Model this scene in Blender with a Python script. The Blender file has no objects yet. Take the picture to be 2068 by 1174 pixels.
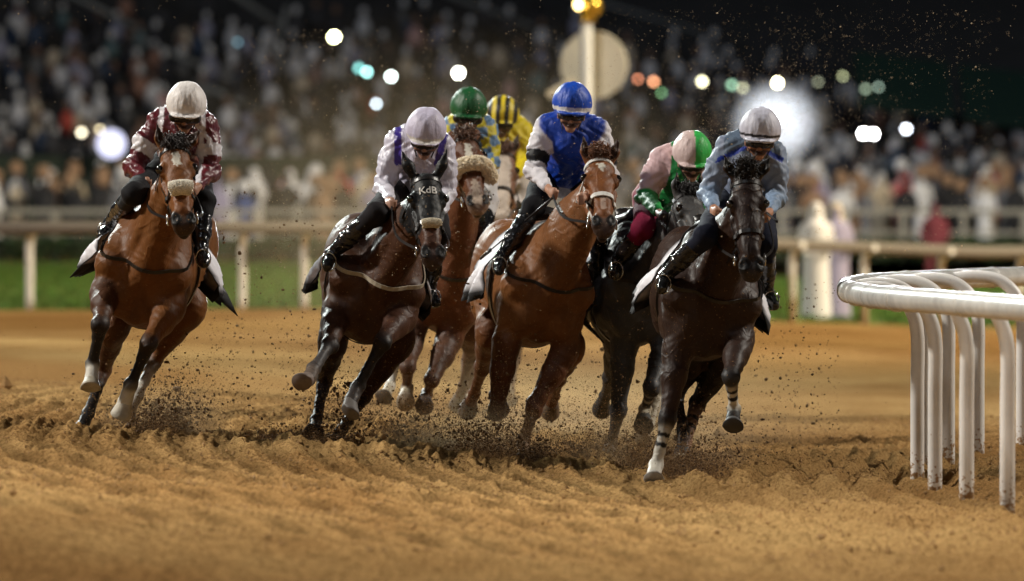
import bpy, math, random
import numpy as np
from mathutils import Vector, Matrix
R = math.radians
rng = np.random.default_rng(7)
random.seed(7)

# ------------------------------------------------------------------ camera, world, light
scene = bpy.context.scene
C = scene.collection
FPX = 17233.0          # focal length in photo pixels (300 mm on a 36 mm sensor)
CX, HOR, HCAM = 1034.0, 361.0, 1.8
cam_d = bpy.data.cameras.new('camera'); cam = bpy.data.objects.new('camera', cam_d); C.objects.link(cam)
cam_d.sensor_width = 36.0; cam_d.lens = 300.0; cam_d.clip_start = 1.0; cam_d.clip_end = 2500.0
cam.location = (0, 0, HCAM)
cam.rotation_euler = (R(90) - math.atan((587 - HOR) / FPX), 0, 0)
cam_d.dof.use_dof = True; cam_d.dof.focus_distance = 51.9; cam_d.dof.aperture_fstop = 2.8
scene.camera = cam

w = bpy.data.worlds.new('World'); scene.world = w; w.use_nodes = True
nt = w.node_tree; bg = nt.nodes['Background']
sky = nt.nodes.new('ShaderNodeTexSky'); sky.sky_type = 'NISHITA'; sky.sun_disc = False
sky.sun_elevation = R(-4); sky.sun_rotation = R(200)
hs = nt.nodes.new('ShaderNodeHueSaturation'); hs.inputs['Saturation'].default_value = 0.5
nt.links.new(sky.outputs[0], hs.inputs['Color']); nt.links.new(hs.outputs[0], bg.inputs[0]); bg.inputs[1].default_value = 0.10
sun_d = bpy.data.lights.new('moonlight', 'SUN'); sun_d.energy = 0.18; sun_d.angle = R(1.0); sun_d.color = (0.85, 0.92, 1.0)
sun = bpy.data.objects.new('moonlight', sun_d); C.objects.link(sun); sun.rotation_euler = (R(35), 0, R(-20))

def flood_or_fill(name, loc, target, power, col, cone=34, size=1.2):
    """aimed spot lamp"""
    d = bpy.data.lights.new(name, 'SPOT'); d.energy = power; d.color = col; d.spot_size = R(cone); d.spot_blend = 0.6
    d.shadow_soft_size = size
    o = bpy.data.objects.new(name, d); C.objects.link(o); o.location = loc
    o.rotation_euler = (Vector(target) - Vector(loc)).to_track_quat('-Z', 'Y').to_euler()
    return o
KW = (1.0, 0.93, 0.82)
flood_or_fill('flood_or_fill_lamp', (-30, 54, 22), (-1, 56, 0.5), 60000, (1.0, 0.95, 0.86), 60, 1.5)
flood_or_fill('flood_or_fill_lamp', (31, 60, 25), (0, 55, 0.5), 52000, KW, 60, 1.5)
flood_or_fill('flood_or_fill_lamp', (-20, 102, 20), (0, 56, 0.5), 76000, (0.92, 1.0, 0.95), 60, 1.2)
flood_or_fill('flood_or_fill_lamp', (5, 118, 19), (0, 64, 0.5), 40000, (0.95, 0.97, 1.0), 60, 1.0)
flood_or_fill('flood_or_fill_lamp', (-8, -8, 24), (0, 50, 0.3), 6000, KW, 46, 1.5)
flood_or_fill('flood_or_fill_lamp', (45, 115, 34), (-2, 128, 0.3), 250000, (1.0, .84, .56), 110, 1.5)  # unseen lamp added to brighten the far dirt and turf
flood_or_fill('flood_or_fill_lamp', (-3, 37, 24), (0, 38.5, 0), 24000, KW, 46, 1.5)  # fill added overhead to lighten the foreground dirt, no mast stands here
flood_or_fill('flood_or_fill_lamp', (-36, 70, 18), (0, 124, 2.2), 60000, KW, 34, 1.5)  # unseen fill added to lift the winning post disc and far rail

scene.view_settings.view_transform = 'Standard'; scene.view_settings.look = 'None'
scene.view_settings.exposure = -0.05; scene.view_settings.gamma = 1.0; scene.view_settings.use_curve_mapping = False
scene.cycles.max_bounces = 6; scene.cycles.diffuse_bounces = 3; scene.cycles.glossy_bounces = 3
scene.cycles.volume_bounces = 0; scene.cycles.sample_clamp_indirect = 6.0
scene.cycles.use_denoising = True

# ------------------------------------------------------------------ helpers
def P(u, v, Y):
    return np.array([(u - CX) * Y / FPX, Y, HCAM - (v - HOR) * Y / FPX])
def N(v):
    v = np.asarray(v, float); n = np.linalg.norm(v); return v / n if n > 1e-9 else v
def lerp(a, b, t): return a + (b - a) * t
def tag(o, label=None, cat=None, group=None, kind=None):
    if label: o['label'] = label
    if cat: o['category'] = cat
    if group: o['group'] = group
    if kind: o['kind'] = kind
    return o
def empty(name, loc, label, cat, group=None):
    o = bpy.data.objects.new(name, None); C.objects.link(o); o.location = Vector([float(a) for a in loc]); o.empty_display_size = 0.2
    return tag(o, label, cat, group)
def link(name, me, mat, parent=None, loc=None):
    """me vertices are in world space; parent is an unrotated Empty"""
    o = bpy.data.objects.new(name, me); C.objects.link(o)
    mats = mat if isinstance(mat, (list, tuple)) else [mat]
    for m in mats: me.materials.append(m)
    base = None
    if parent is not None:
        root = parent
        base = np.zeros(3)
        while root is not None:
            base += np.array(root.location[:]); root = root.parent
        o.parent = parent
    elif loc is not None:
        base = np.array(loc, float); o.location = Vector([float(a) for a in loc])
    if base is not None:
        n = len(me.vertices); co = np.empty(n * 3, np.float32); me.vertices.foreach_get('co', co)
        co = (co.reshape(-1, 3) - base.astype(np.float32)); me.vertices.foreach_set('co', co.ravel()); me.update()
    return o
def mesh_np(name, V, F, smooth=True, col=None):
    """V (n,3); F (m,4) or (m,3) arrays"""
    me = bpy.data.meshes.new(name); V = np.asarray(V, np.float32); F = np.asarray(F, np.int32)
    k = F.shape[1]
    me.vertices.add(len(V)); me.vertices.foreach_set('co', V.ravel())
    me.loops.add(F.size); me.loops.foreach_set('vertex_index', F.ravel())
    me.polygons.add(len(F)); me.polygons.foreach_set('loop_start', np.arange(0, F.size, k, dtype=np.int32))
    me.polygons.foreach_set('loop_total', np.full(len(F), k, np.int32))
    me.polygons.foreach_set('use_smooth', np.full(len(F), smooth, bool))
    me.update(calc_edges=True)
    if col is not None: set_col(me, col)
    return me
def set_col(me, col):
    a = me.color_attributes.new('Col', 'FLOAT_COLOR', 'POINT')
    c = np.ones((len(me.vertices), 4), np.float32); c[:, :3] = col; a.data.foreach_set('color', c.ravel())

class MB:
    """collects simple shapes into one mesh"""
    def __init__(s): s.V = []; s.F = []; s.c = []
    def add(s, V, F, col=(1, 1, 1)):
        b = len(s.V); s.V += [tuple(map(float, v)) for v in V]; s.F += [tuple(int(i) + b for i in f) for f in F]; s.c += [col] * len(V)
    def box(s, c, h, col=(1, 1, 1), ax=None):
        ax = ax if ax is not None else np.eye(3); c = np.asarray(c, float)
        V = [c + ax[0] * (h[0] * i) + ax[1] * (h[1] * j) + ax[2] * (h[2] * k) for i in (-1, 1) for j in (-1, 1) for k in (-1, 1)]
        s.add(V, [(0, 1, 3, 2), (4, 6, 7, 5), (0, 4, 5, 1), (2, 3, 7, 6), (0, 2, 6, 4), (1, 5, 7, 3)], col)
    def tube(s, pts, rad, seg=10, col=(1, 1, 1), cap=True, up=None, flat=1.0):
        pts = [np.asarray(p, float) for p in pts]; n = len(pts)
        rad = [rad] * n if np.isscalar(rad) else rad
        t0 = N(pts[1] - pts[0]); ref = np.array([0, 0, 1.0]) if up is None else N(up)
        if abs(np.dot(ref, t0)) > .95: ref = np.array([1.0, 0, 0])
        a = N(ref - t0 * np.dot(ref, t0)); V = []
        for i in range(n):
            t = N(pts[min(i + 1, n - 1)] - pts[max(i - 1, 0)]); a = N(a - t * np.dot(a, t)); b = np.cross(t, a)
            for k in range(seg):
                th = 2 * math.pi * k / seg; V.append(pts[i] + (a * math.cos(th) + b * math.sin(th) * flat) * rad[i])
        F = []
        for i in range(n - 1):
            for k in range(seg):
                F.append((i * seg + k, i * seg + (k + 1) % seg, (i + 1) * seg + (k + 1) % seg, (i + 1) * seg + k))
        if cap: F.append(tuple(range(seg - 1, -1, -1))); F.append(tuple((n - 1) * seg + k for k in range(seg)))
        s.add(V, F, col)
    def ell(s, c, r, col=(1, 1, 1), nu=12, nv=8, ax=None):
        ax = ax if ax is not None else np.eye(3); V = [np.asarray(c) - ax[2] * r[2]]
        for j in range(1, nv):
            ph = -math.pi / 2 + math.pi * j / nv
            for i in range(nu):
                th = 2 * math.pi * i / nu
                V.append(np.asarray(c) + ax[0] * r[0] * math.cos(ph) * math.cos(th) + ax[1] * r[1] * math.cos(ph) * math.sin(th) + ax[2] * r[2] * math.sin(ph))
        V.append(np.asarray(c) + ax[2] * r[2]); F = []
        for i in range(nu): F.append((0, 1 + (i + 1) % nu, 1 + i))
        for j in range(nv - 2):
            for i in range(nu):
                a = 1 + j * nu; F.append((a + i, a + (i + 1) % nu, a + nu + (i + 1) % nu, a + nu + i))
        for i in range(nu): F.append((len(V) - 1, 1 + (nv - 2) * nu + i, 1 + (nv - 2) * nu + (i + 1) % nu))
        s.add(V, F, col)
    def build(s, name, mat, parent=None, loc=None, smooth=True):
        me = bpy.data.meshes.new(name); me.from_pydata(s.V, [], s.F); me.update()
        me.polygons.foreach_set('use_smooth', [smooth] * len(me.polygons)); set_col(me, np.array(s.c, np.float32))
        return link(name, me, mat, parent, loc)

def material(name, col=(.5, .5, .5), rough=.5, metal=0, attr=False, bump=None, spec=.5, coat=0, sheen=0, emit=None, noise=None):
    m = bpy.data.materials.new(name); m.use_nodes = True; t = m.node_tree; b = t.nodes['Principled BSDF']
    b.inputs['Base Color'].default_value = (*col, 1); b.inputs['Roughness'].default_value = rough; b.inputs['Metallic'].default_value = metal
    b.inputs['Specular IOR Level'].default_value = spec; b.inputs['Coat Weight'].default_value = coat; b.inputs['Coat Roughness'].default_value = .25
    b.inputs['Sheen Weight'].default_value = sheen
    tc = t.nodes.new('ShaderNodeTexCoord'); src = None
    if attr:
        at = t.nodes.new('ShaderNodeAttribute'); at.attribute_name = 'Col'; src = at.outputs['Color']
    if noise:                                           # (scale, amount): mottled real colour variation (dirt, wear)
        nz = t.nodes.new('ShaderNodeTexNoise'); nz.inputs['Scale'].default_value = noise[0]; nz.inputs['Detail'].default_value = 6; nz.inputs['Roughness'].default_value = .65
        t.links.new(tc.outputs['Object'], nz.inputs['Vector'])
        mr = t.nodes.new('ShaderNodeMapRange'); mr.inputs['From Min'].default_value = .3; mr.inputs['From Max'].default_value = .7
        mr.inputs['To Min'].default_value = 1 - noise[1]; mr.inputs['To Max'].default_value = 1 + noise[1] * .6
        t.links.new(nz.outputs['Fac'], mr.inputs['Value'])
        mx = t.nodes.new('ShaderNodeMix'); mx.data_type = 'RGBA'; mx.blend_type = 'MULTIPLY'; mx.inputs['Factor'].default_value = 1
        if src: t.links.new(src, mx.inputs['A'])
        else: mx.inputs['A'].default_value = (*col, 1)
        t.links.new(mr.outputs[0], mx.inputs['B']); src = mx.outputs['Result']
    if src: t.links.new(src, b.inputs['Base Color'])
    if bump:                                            # list of (scale, strength, (sx,sy,sz))
        prev = None
        for sc_, st, sv in bump:
            mp = t.nodes.new('ShaderNodeMapping'); mp.inputs['Scale'].default_value = sv; t.links.new(tc.outputs['Object'], mp.inputs['Vector'])
            nz = t.nodes.new('ShaderNodeTexNoise'); nz.inputs['Scale'].default_value = sc_; nz.inputs['Detail'].default_value = 4; t.links.new(mp.outputs[0], nz.inputs['Vector'])
            bp = t.nodes.new('ShaderNodeBump'); bp.inputs['Strength'].default_value = 1; bp.inputs['Distance'].default_value = st
            t.links.new(nz.outputs['Fac'], bp.inputs['Height'])
            if prev: t.links.new(prev.outputs[0], bp.inputs['Normal'])
            prev = bp
        t.links.new(prev.outputs[0], b.inputs['Normal'])
    if emit:
        b.inputs['Emission Color'].default_value = (*emit[0], 1); b.inputs['Emission Strength'].default_value = emit[1]
        m.cycles.emission_sampling = 'NONE'
    return m

# value noise on numpy arrays
def _h(ix, iy, s):
    n = (ix.astype(np.int64) * 374761393 + iy.astype(np.int64) * 668265263 + s * 974634777) & 0xffffffff
    n = ((n ^ (n >> 13)) * 1274126177) & 0xffffffff
    return ((n ^ (n >> 16)) & 0xffff) / 65535.0
def vn(x, y, s=0):
    ix = np.floor(x); iy = np.floor(y); fx = x - ix; fy = y - iy; fx = fx * fx * (3 - 2 * fx); fy = fy * fy * (3 - 2 * fy)
    ix = ix.astype(np.int64); iy = iy.astype(np.int64)
    return lerp(lerp(_h(ix, iy, s), _h(ix + 1, iy, s), fx), lerp(_h(ix, iy + 1, s), _h(ix + 1, iy + 1, s), fx), fy)

# ------------------------------------------------------------------ sculpting: smooth union of limbs and muscles, meshed with surface nets
class Sculpt:
    def __init__(s): s.p = []
    def cap(s, a, b, ra, rb, col=None, k=.03, w=None, f=1.0, f2=None, cut=False, bend=None):
        """tapered limb a->b; w,f: cross-section stretched f times along w"""
        a = np.asarray(a, float); b = np.asarray(b, float)
        s.p.append(dict(t='c', a=a, b=b, ra=ra, rb=rb, col=col, k=k, w=None if w is None else np.asarray(w, float), f=f, f2=f if f2 is None else f2, cut=cut)); return s
    def ell(s, c, r, ax=None, col=None, k=.03, cut=False):
        ax = np.eye(3) if ax is None else np.array(ax, float)
        s.p.append(dict(t='e', c=np.asarray(c, float), r=np.asarray(r, float), ax=ax, col=col, k=k, cut=cut)); return s
    def plane(s, c, n, col=None, k=.01):               # cut away the side n points to
        s.p.append(dict(t='p', c=np.asarray(c, float), n=N(n), col=col, k=k, cut=True)); return s
    @staticmethod
    def ev(q, X, Y, Z, want_t=False):
        if q['t'] == 'p':
            n = q['n']; c = q['c']; d = -((X - c[0]) * n[0] + (Y - c[1]) * n[1] + (Z - c[2]) * n[2]); return (d, None) if want_t else d
        if q['t'] == 'c':
            a, b = q['a'], q['b']; ab = b - a; L2 = max(ab @ ab, 1e-9)
            px = X - a[0]; py = Y - a[1]; pz = Z - a[2]
            h = np.clip((px * ab[0] + py * ab[1] + pz * ab[2]) / L2, 0, 1)
            px = px - h * ab[0]; py = py - h * ab[1]; pz = pz - h * ab[2]
            d2 = px * px + py * py + pz * pz
            if q['w'] is not None:
                w_ = N(q['w'] - ab * (q['w'] @ ab) / L2); c = px * w_[0] + py * w_[1] + pz * w_[2]
                f = q['f'] + (q['f2'] - q['f']) * h; d2 = np.maximum(d2 - c * c + (c / f) ** 2, 0)
                d = (np.sqrt(d2) - (q['ra'] + (q['rb'] - q['ra']) * h)) * np.minimum(1, f)
            else: d = np.sqrt(d2) - (q['ra'] + (q['rb'] - q['ra']) * h)
            return (d, h) if want_t else d
        c, r, ax = q['c'], q['r'], q['ax']; px = X - c[0]; py = Y - c[1]; pz = Z - c[2]
        l = [px * ax[i][0] + py * ax[i][1] + pz * ax[i][2] for i in range(3)]
        k0 = np.sqrt(sum((l[i] / r[i]) ** 2 for i in range(3))); k1 = np.sqrt(sum((l[i] / r[i] ** 2) ** 2 for i in range(3)))
        d = k0 * (k0 - 1) / np.maximum(k1, 1e-6)
        return (d, l[2] / r[2] * .5 + .5) if want_t else d
    @staticmethod
    def comb(D, d, k, cut):
        if cut:
            d = -d; h = np.maximum(k - np.abs(D - d), 0) / k; return np.maximum(D, d) + h * h * k * .25
        h = np.maximum(k - np.abs(D - d), 0) / k; return np.minimum(D, d) - h * h * k * .25
    def bbox(s, q):
        if q['t'] == 'c':
            m = max(q['ra'], q['rb']) * max(1, q['f'], q['f2']); return np.minimum(q['a'], q['b']) - m, np.maximum(q['a'], q['b']) + m
        e = np.sqrt(sum((q['ax'][i] * q['r'][i]) ** 2 for i in range(3))); return q['c'] - e, q['c'] + e
    def dist(s, X):
        D = np.full(len(X), 1.0)
        for q in s.p: D = s.comb(D, s.ev(q, X[:, 0], X[:, 1], X[:, 2]), q['k'], q['cut'])
        return D
    def mesh(s, name, vox, noise=None, colfn=None, smooth=1, tau=.005):
        bb = [s.bbox(q) for q in s.p if not q['cut']]
        lo = np.min([b[0] for b in bb], 0) - 3 * vox; hi = np.max([b[1] for b in bb], 0) + 3 * vox
        n = np.ceil((hi - lo) / vox).astype(int) + 1
        ax = [(lo[i] + vox * np.arange(n[i])).astype(np.float32) for i in range(3)]
        D = np.full(n, 1.0, np.float32)
        for q in s.p:
            if q['t'] == 'p': i0 = np.zeros(3, int); i1 = n
            else:
                b0, b1 = s.bbox(q); m = q['k'] + 2.5 * vox
                i0 = np.maximum(((b0 - m - lo) / vox).astype(int), 0); i1 = np.minimum(((b1 + m - lo) / vox).astype(int) + 2, n)
            if np.any(i1 <= i0): continue
            sl = tuple(slice(i0[i], i1[i]) for i in range(3))
            d = s.ev(q, ax[0][sl[0]][:, None, None], ax[1][sl[1]][None, :, None], ax[2][sl[2]][None, None, :])
            D[sl] = s.comb(D[sl], d, q['k'], q['cut'])
        V, F = surface_nets(D, lo, vox)
        if smooth: V = relax(V, F, smooth)
        me = mesh_np(name, V, F)
        V = V.astype(float); V0 = V
        if noise:
            nr = np.empty(len(V) * 3, np.float32); me.vertex_normals.foreach_get('vector', nr) if hasattr(me, 'vertex_normals') else me.vertices.foreach_get('normal', nr)
            V = V + nr.reshape(-1, 3) * noise(V)[:, None]; me.vertices.foreach_set('co', V.astype(np.float32).ravel()); me.update()
        # colours from the nearest limbs
        ent = []; dm_ = np.full(len(V), 9.0)
        for q in s.p:
            if q['col'] is None: continue
            m = np.ones(len(V), bool)
            if q['t'] != 'p':
                b0, b1 = s.bbox(q); m = np.all((V > b0 - .06) & (V < b1 + .06), axis=1)
            if not m.any(): continue
            Vm = V0[m]; d, t = s.ev(q, Vm[:, 0], Vm[:, 1], Vm[:, 2], True)
            if q['cut']: d = np.abs(d) * 2.5 - .045
            dm_[m] = np.minimum(dm_[m], d); ent.append((m, d, q['col'](t, Vm) if callable(q['col']) else np.asarray(q['col'], float)[None, :]))
        tot = np.zeros(len(V)); cc = np.zeros((len(V), 3))
        for m, d, c in ent:
            wgt = np.exp(-np.minimum(d - dm_[m], .3) / tau); tot[m] += wgt; cc[m] += wgt[:, None] * c
        cc /= np.maximum(tot, 1e-12)[:, None]
        if colfn is not None: cc = colfn(V0, cc)
        set_col(me, cc)
        return me

def surface_nets(D, lo, vox):
    S = D < 0; n = np.array(D.shape)
    c = [slice(0, -1), slice(1, None)]
    cnt = sum(S[c[i], c[j], c[k]].astype(np.int8) for i in (0, 1) for j in (0, 1) for k in (0, 1))
    mixed = (cnt > 0) & (cnt < 8); idx = np.argwhere(mixed); id3 = np.full(mixed.shape, -1, np.int32); id3[mixed] = np.arange(len(idx))
    acc = np.zeros((len(idx), 3)); num = np.zeros(len(idx))
    I, J, K = idx.T
    corners = [(i, j, k) for i in (0, 1) for j in (0, 1) for k in (0, 1)]
    val = {q: D[I + q[0], J + q[1], K + q[2]].astype(float) for q in corners}
    for q in corners:
        for a in range(3):
            if q[a] == 0:
                r = list(q); r[a] = 1; r = tuple(r); v0 = val[q]; v1 = val[r]; m = (v0 < 0) != (v1 < 0)
                t = np.where(m, v0 / np.where(m, v0 - v1, 1), 0); p = np.tile(np.array(q, float), (len(idx), 1)); p[:, a] += t
                acc[m] += p[m]; num[m] += 1
    V = lo + (idx + acc / num[:, None]) * vox
    F = []
    for a in range(3):
        b, c_ = (a + 1) % 3, (a + 2) % 3
        s0 = [slice(None)] * 3; s1 = [slice(None)] * 3; s0[a] = slice(0, -1); s1[a] = slice(1, None)
        A = S[tuple(s0)]; B = S[tuple(s1)]; ch = A != B; e = np.argwhere(ch)
        ok = (e[:, b] > 0) & (e[:, c_] > 0) & (e[:, b] < n[b] - 1) & (e[:, c_] < n[c_] - 1); e = e[ok]
        ins = A[tuple(e.T)]
        def cell(db, dc):
            q = e.copy(); q[:, b] += db; q[:, c_] += dc; return id3[tuple(q.T)]
        f = np.stack([cell(-1, -1), cell(0, -1), cell(0, 0), cell(-1, 0)], 1)
        f[~ins] = f[~ins][:, ::-1]; F.append(f)
    F = np.concatenate(F); F = F[(F >= 0).all(1)]
    return V, F
def relax(V, F, it=1, lam=.5):
    e = np.concatenate([F[:, [0, 1]], F[:, [1, 2]], F[:, [2, 3]], F[:, [3, 0]]]); n = len(V)
    for _ in range(it):
        acc = np.zeros((n, 3)); cn = np.bincount(e[:, 0], minlength=n) + np.bincount(e[:, 1], minlength=n)
        for i in range(3):
            acc[:, i] = np.bincount(e[:, 0], V[e[:, 1], i], n) + np.bincount(e[:, 1], V[e[:, 0], i], n)
        V = V + lam * (acc / np.maximum(cn, 1)[:, None] - V)
    return V

def march(sc, o, d, rmax=.6, off=0.0):
    """from o + d*rmax walk inwards to the surface; o, d: (n,3)"""
    t = np.full(len(o), rmax)
    for _ in range(40):
        p = o + d * t[:, None]; dd = sc.dist(p) - off; t = np.maximum(t - dd * .75, .0)
    return o + d * t[:, None]
def ring(sc, c, a, b, n=40, rmax=.5, off=.004, t0=0, t1=2 * math.pi):
    th = np.linspace(t0, t1, n); d = np.outer(np.cos(th), a) + np.outer(np.sin(th), b)
    return march(sc, np.tile(c, (n, 1)), d, rmax, off)
def strap(mb, pts, wid, th, cen=None, wdir=None, col=(1, 1, 1), nrm=None):
    """flat strap along pts, width along wdir (a vector or one per point)"""
    n = len(pts); V = []
    for i in range(n):
        t = N(pts[min(i + 1, n - 1)] - pts[max(i - 1, 0)])
        o = nrm[i] if nrm is not None else N(pts[i] - cen); wv = N(np.cross(t, o)); o = N(np.cross(wv, t))
        if np.dot(o, (nrm[i] if nrm is not None else pts[i] - cen)) < 0: o = -o
        for sx, sy in ((-1, -1), (1, -1), (1, 1), (-1, 1)): V.append(pts[i] + wv * sx * wid / 2 + o * sy * th / 2)
    F = [];
    for i in range(n - 1):
        for k in range(4): F.append((i * 4 + k, i * 4 + (k + 1) % 4, i * 4 + 4 + (k + 1) % 4, i * 4 + 4 + k))
    F += [(3, 2, 1, 0), tuple(4 * (n - 1) + k for k in range(4))]
    mb.add(V, F, col)
def curve(pts, n=24):
    """Catmull-Rom through pts"""
    p = [np.asarray(q, float) for q in pts]; p = [2 * p[0] - p[1]] + p + [2 * p[-1] - p[-2]]; out = []
    m = len(p) - 3
    for i in range(n):
        x = i / (n - 1) * m; k = min(int(x), m - 1); t = x - k; a, b, c, d = p[k:k + 4]
        out.append(.5 * ((2 * b) + (c - a) * t + (2 * a - 5 * b + 4 * c - d) * t * t + (3 * b - a - 3 * c + d) * t ** 3))
    return np.array(out)

# ------------------------------------------------------------------ materials
M = {}
M['coat'] = material('horse_coat', rough=.52, attr=True, spec=.27, bump=[(12, .008, (1, 1, .45)), (38, .0035, (1, 1, .3)), (240, .0007, (1, 1, .3))], noise=(6, .26))
def flecks(m, sc, thr, amt):
    '''specks of track dirt stuck on the coat, and a faint net of veins and skin folds'''
    t = m.node_tree; b = t.nodes['Principled BSDF']; lk = b.inputs['Base Color'].links[0].from_socket; tc = t.nodes.new('ShaderNodeTexCoord')
    nz = t.nodes.new('ShaderNodeTexNoise'); nz.inputs['Scale'].default_value = sc; nz.inputs['Detail'].default_value = 3; t.links.new(tc.outputs['Object'], nz.inputs['Vector'])
    r = t.nodes.new('ShaderNodeMapRange'); r.inputs['From Min'].default_value = thr; r.inputs['From Max'].default_value = thr + .04; r.inputs['To Max'].default_value = amt; t.links.new(nz.outputs['Fac'], r.inputs[0])
    mx = t.nodes.new('ShaderNodeMix'); mx.data_type = 'RGBA'; mx.inputs['B'].default_value = (.30, .17, .075, 1); t.links.new(r.outputs[0], mx.inputs['Factor']); t.links.new(lk, mx.inputs['A']); t.links.new(mx.outputs['Result'], b.inputs['Base Color'])
flecks(M['coat'], 75, .665, .75)
def veins(m):
    t = m.node_tree; b = t.nodes['Principled BSDF']; lk = b.inputs['Normal'].links[0].from_socket; tc = t.nodes.new('ShaderNodeTexCoord')
    nz = t.nodes.new('ShaderNodeTexNoise'); nz.inputs['Scale'].default_value = 5; t.links.new(tc.outputs['Object'], nz.inputs['Vector'])
    va = t.nodes.new('ShaderNodeVectorMath'); va.operation = 'MULTIPLY_ADD'; va.inputs[1].default_value = (.25, .25, .25); t.links.new(nz.outputs['Color'], va.inputs[0]); t.links.new(tc.outputs['Object'], va.inputs[2])
    vo = t.nodes.new('ShaderNodeTexVoronoi'); vo.feature = 'DISTANCE_TO_EDGE'; vo.inputs['Scale'].default_value = 5.5; t.links.new(va.outputs[0], vo.inputs['Vector'])
    r = t.nodes.new('ShaderNodeMapRange'); r.inputs['From Max'].default_value = .09; r.inputs['To Min'].default_value = 1; r.inputs['To Max'].default_value = 0; r.interpolation_type = 'SMOOTHSTEP'; t.links.new(vo.outputs['Distance'], r.inputs[0])
    bp = t.nodes.new('ShaderNodeBump'); bp.inputs['Distance'].default_value = .0018; t.links.new(r.outputs[0], bp.inputs['Height']); t.links.new(lk, bp.inputs['Normal']); t.links.new(bp.outputs[0], b.inputs['Normal'])
veins(M['coat'])
M['hair'] = material('horse_hair', rough=.5, attr=True, bump=[(60, .004, (3, 3, .4))])
M['hoof'] = material('hoof_horn', rough=.6, attr=True, noise=(18, .3), bump=[(40, .002, (1, 1, 3))])
M['eye'] = material('wet_eye', (.008, .005, .004), .06, spec=.7)
M['leather'] = material('black_leather', (.014, .011, .010), .35, noise=(25, .3))
M['brown_leather'] = material('brown_leather', (.10, .035, .014), .4, noise=(25, .3))
M['webbing'] = material('tan_webbing', (.42, .36, .27), .7, noise=(25, .3))
M['white_strap'] = material('white_strap', (.72, .70, .66), .45, noise=(20, .25))
M['fleece'] = material('sheepskin', (.62, .52, .36), .95, attr=True, sheen=.4)
M['steel'] = material('bit_steel', (.6, .6, .6), .2, 1)
M['cloth'] = material('saddle_cloth', rough=.8, attr=True, bump=[(14, .01, (1, 1, 1))], noise=(8, .12))
M['silk'] = material('racing_silk', rough=.55, attr=True, spec=.30, sheen=0, bump=[(7, .018, (2.4, 2.4, .8)), (22, .003, (1.4, 1.4, .5))])
M['satin'] = material('satin_silk', rough=.36, attr=True, spec=.5, sheen=0, bump=[(6, .024, (3.0, 3.0, .7)), (20, .003, (1.6, 1.6, .4))])
M['breech'] = material('breeches_cloth', rough=.8, attr=True, spec=.15, bump=[(16, .008, (1, 1, .6))])
M['hcover'] = material('helmet_silk', rough=.5, attr=True, spec=.45, bump=[(9, .022, (1.6, 1.6, .5)), (40, .002, (1, 1, 1))])
M['skin'] = material('skin', rough=.5, attr=True, bump=[(60, .001, (1, 1, 1))], noise=(20, .15))
M['boot'] = material('patent_boot', (.010, .010, .011), .16, spec=.6, bump=[(14, .012, (1, 1, 2.0))])
M['lens'] = material('goggle_lens', (.02, .018, .016), .08, spec=.7)
M['white_metal'] = material('white_painted_metal', (.80, .78, .75), .38, noise=(5, .10))
def splash(m):
    t = m.node_tree; b = t.nodes['Principled BSDF']; lk = b.inputs['Base Color'].links[0].from_socket; tc = t.nodes.new('ShaderNodeTexCoord'); sp = t.nodes.new('ShaderNodeSeparateXYZ'); t.links.new(tc.outputs['Object'], sp.inputs[0])
    nz = t.nodes.new('ShaderNodeTexNoise'); nz.inputs['Scale'].default_value = 45; nz.inputs['Detail'].default_value = 6; t.links.new(tc.outputs['Object'], nz.inputs['Vector'])
    a = t.nodes.new('ShaderNodeMapRange'); a.inputs['From Min'].default_value = .25; a.inputs['From Max'].default_value = .0; a.inputs['To Min'].default_value = -.18; a.inputs['To Max'].default_value = .14; t.links.new(sp.outputs[2], a.inputs[0])
    ad = t.nodes.new('ShaderNodeMath'); t.links.new(nz.outputs['Fac'], ad.inputs[0]); t.links.new(a.outputs[0], ad.inputs[1])
    r = t.nodes.new('ShaderNodeMapRange'); r.inputs['From Min'].default_value = .52; r.inputs['From Max'].default_value = .60; t.links.new(ad.outputs[0], r.inputs[0])
    mx = t.nodes.new('ShaderNodeMix'); mx.data_type = 'RGBA'; mx.inputs['B'].default_value = (.33, .2, .1, 1); t.links.new(r.outputs[0], mx.inputs['Factor']); t.links.new(lk, mx.inputs['A']); t.links.new(mx.outputs['Result'], b.inputs['Base Color'])
splash(M['white_metal'])
M['alu'] = material('weathered_rail_plastic', (.56, .55, .52), .26, spec=.8, noise=(4, .28), bump=[(3, .01, (1, 1, 1))])
M['attr'] = material('painted', rough=.8, attr=True)

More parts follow.
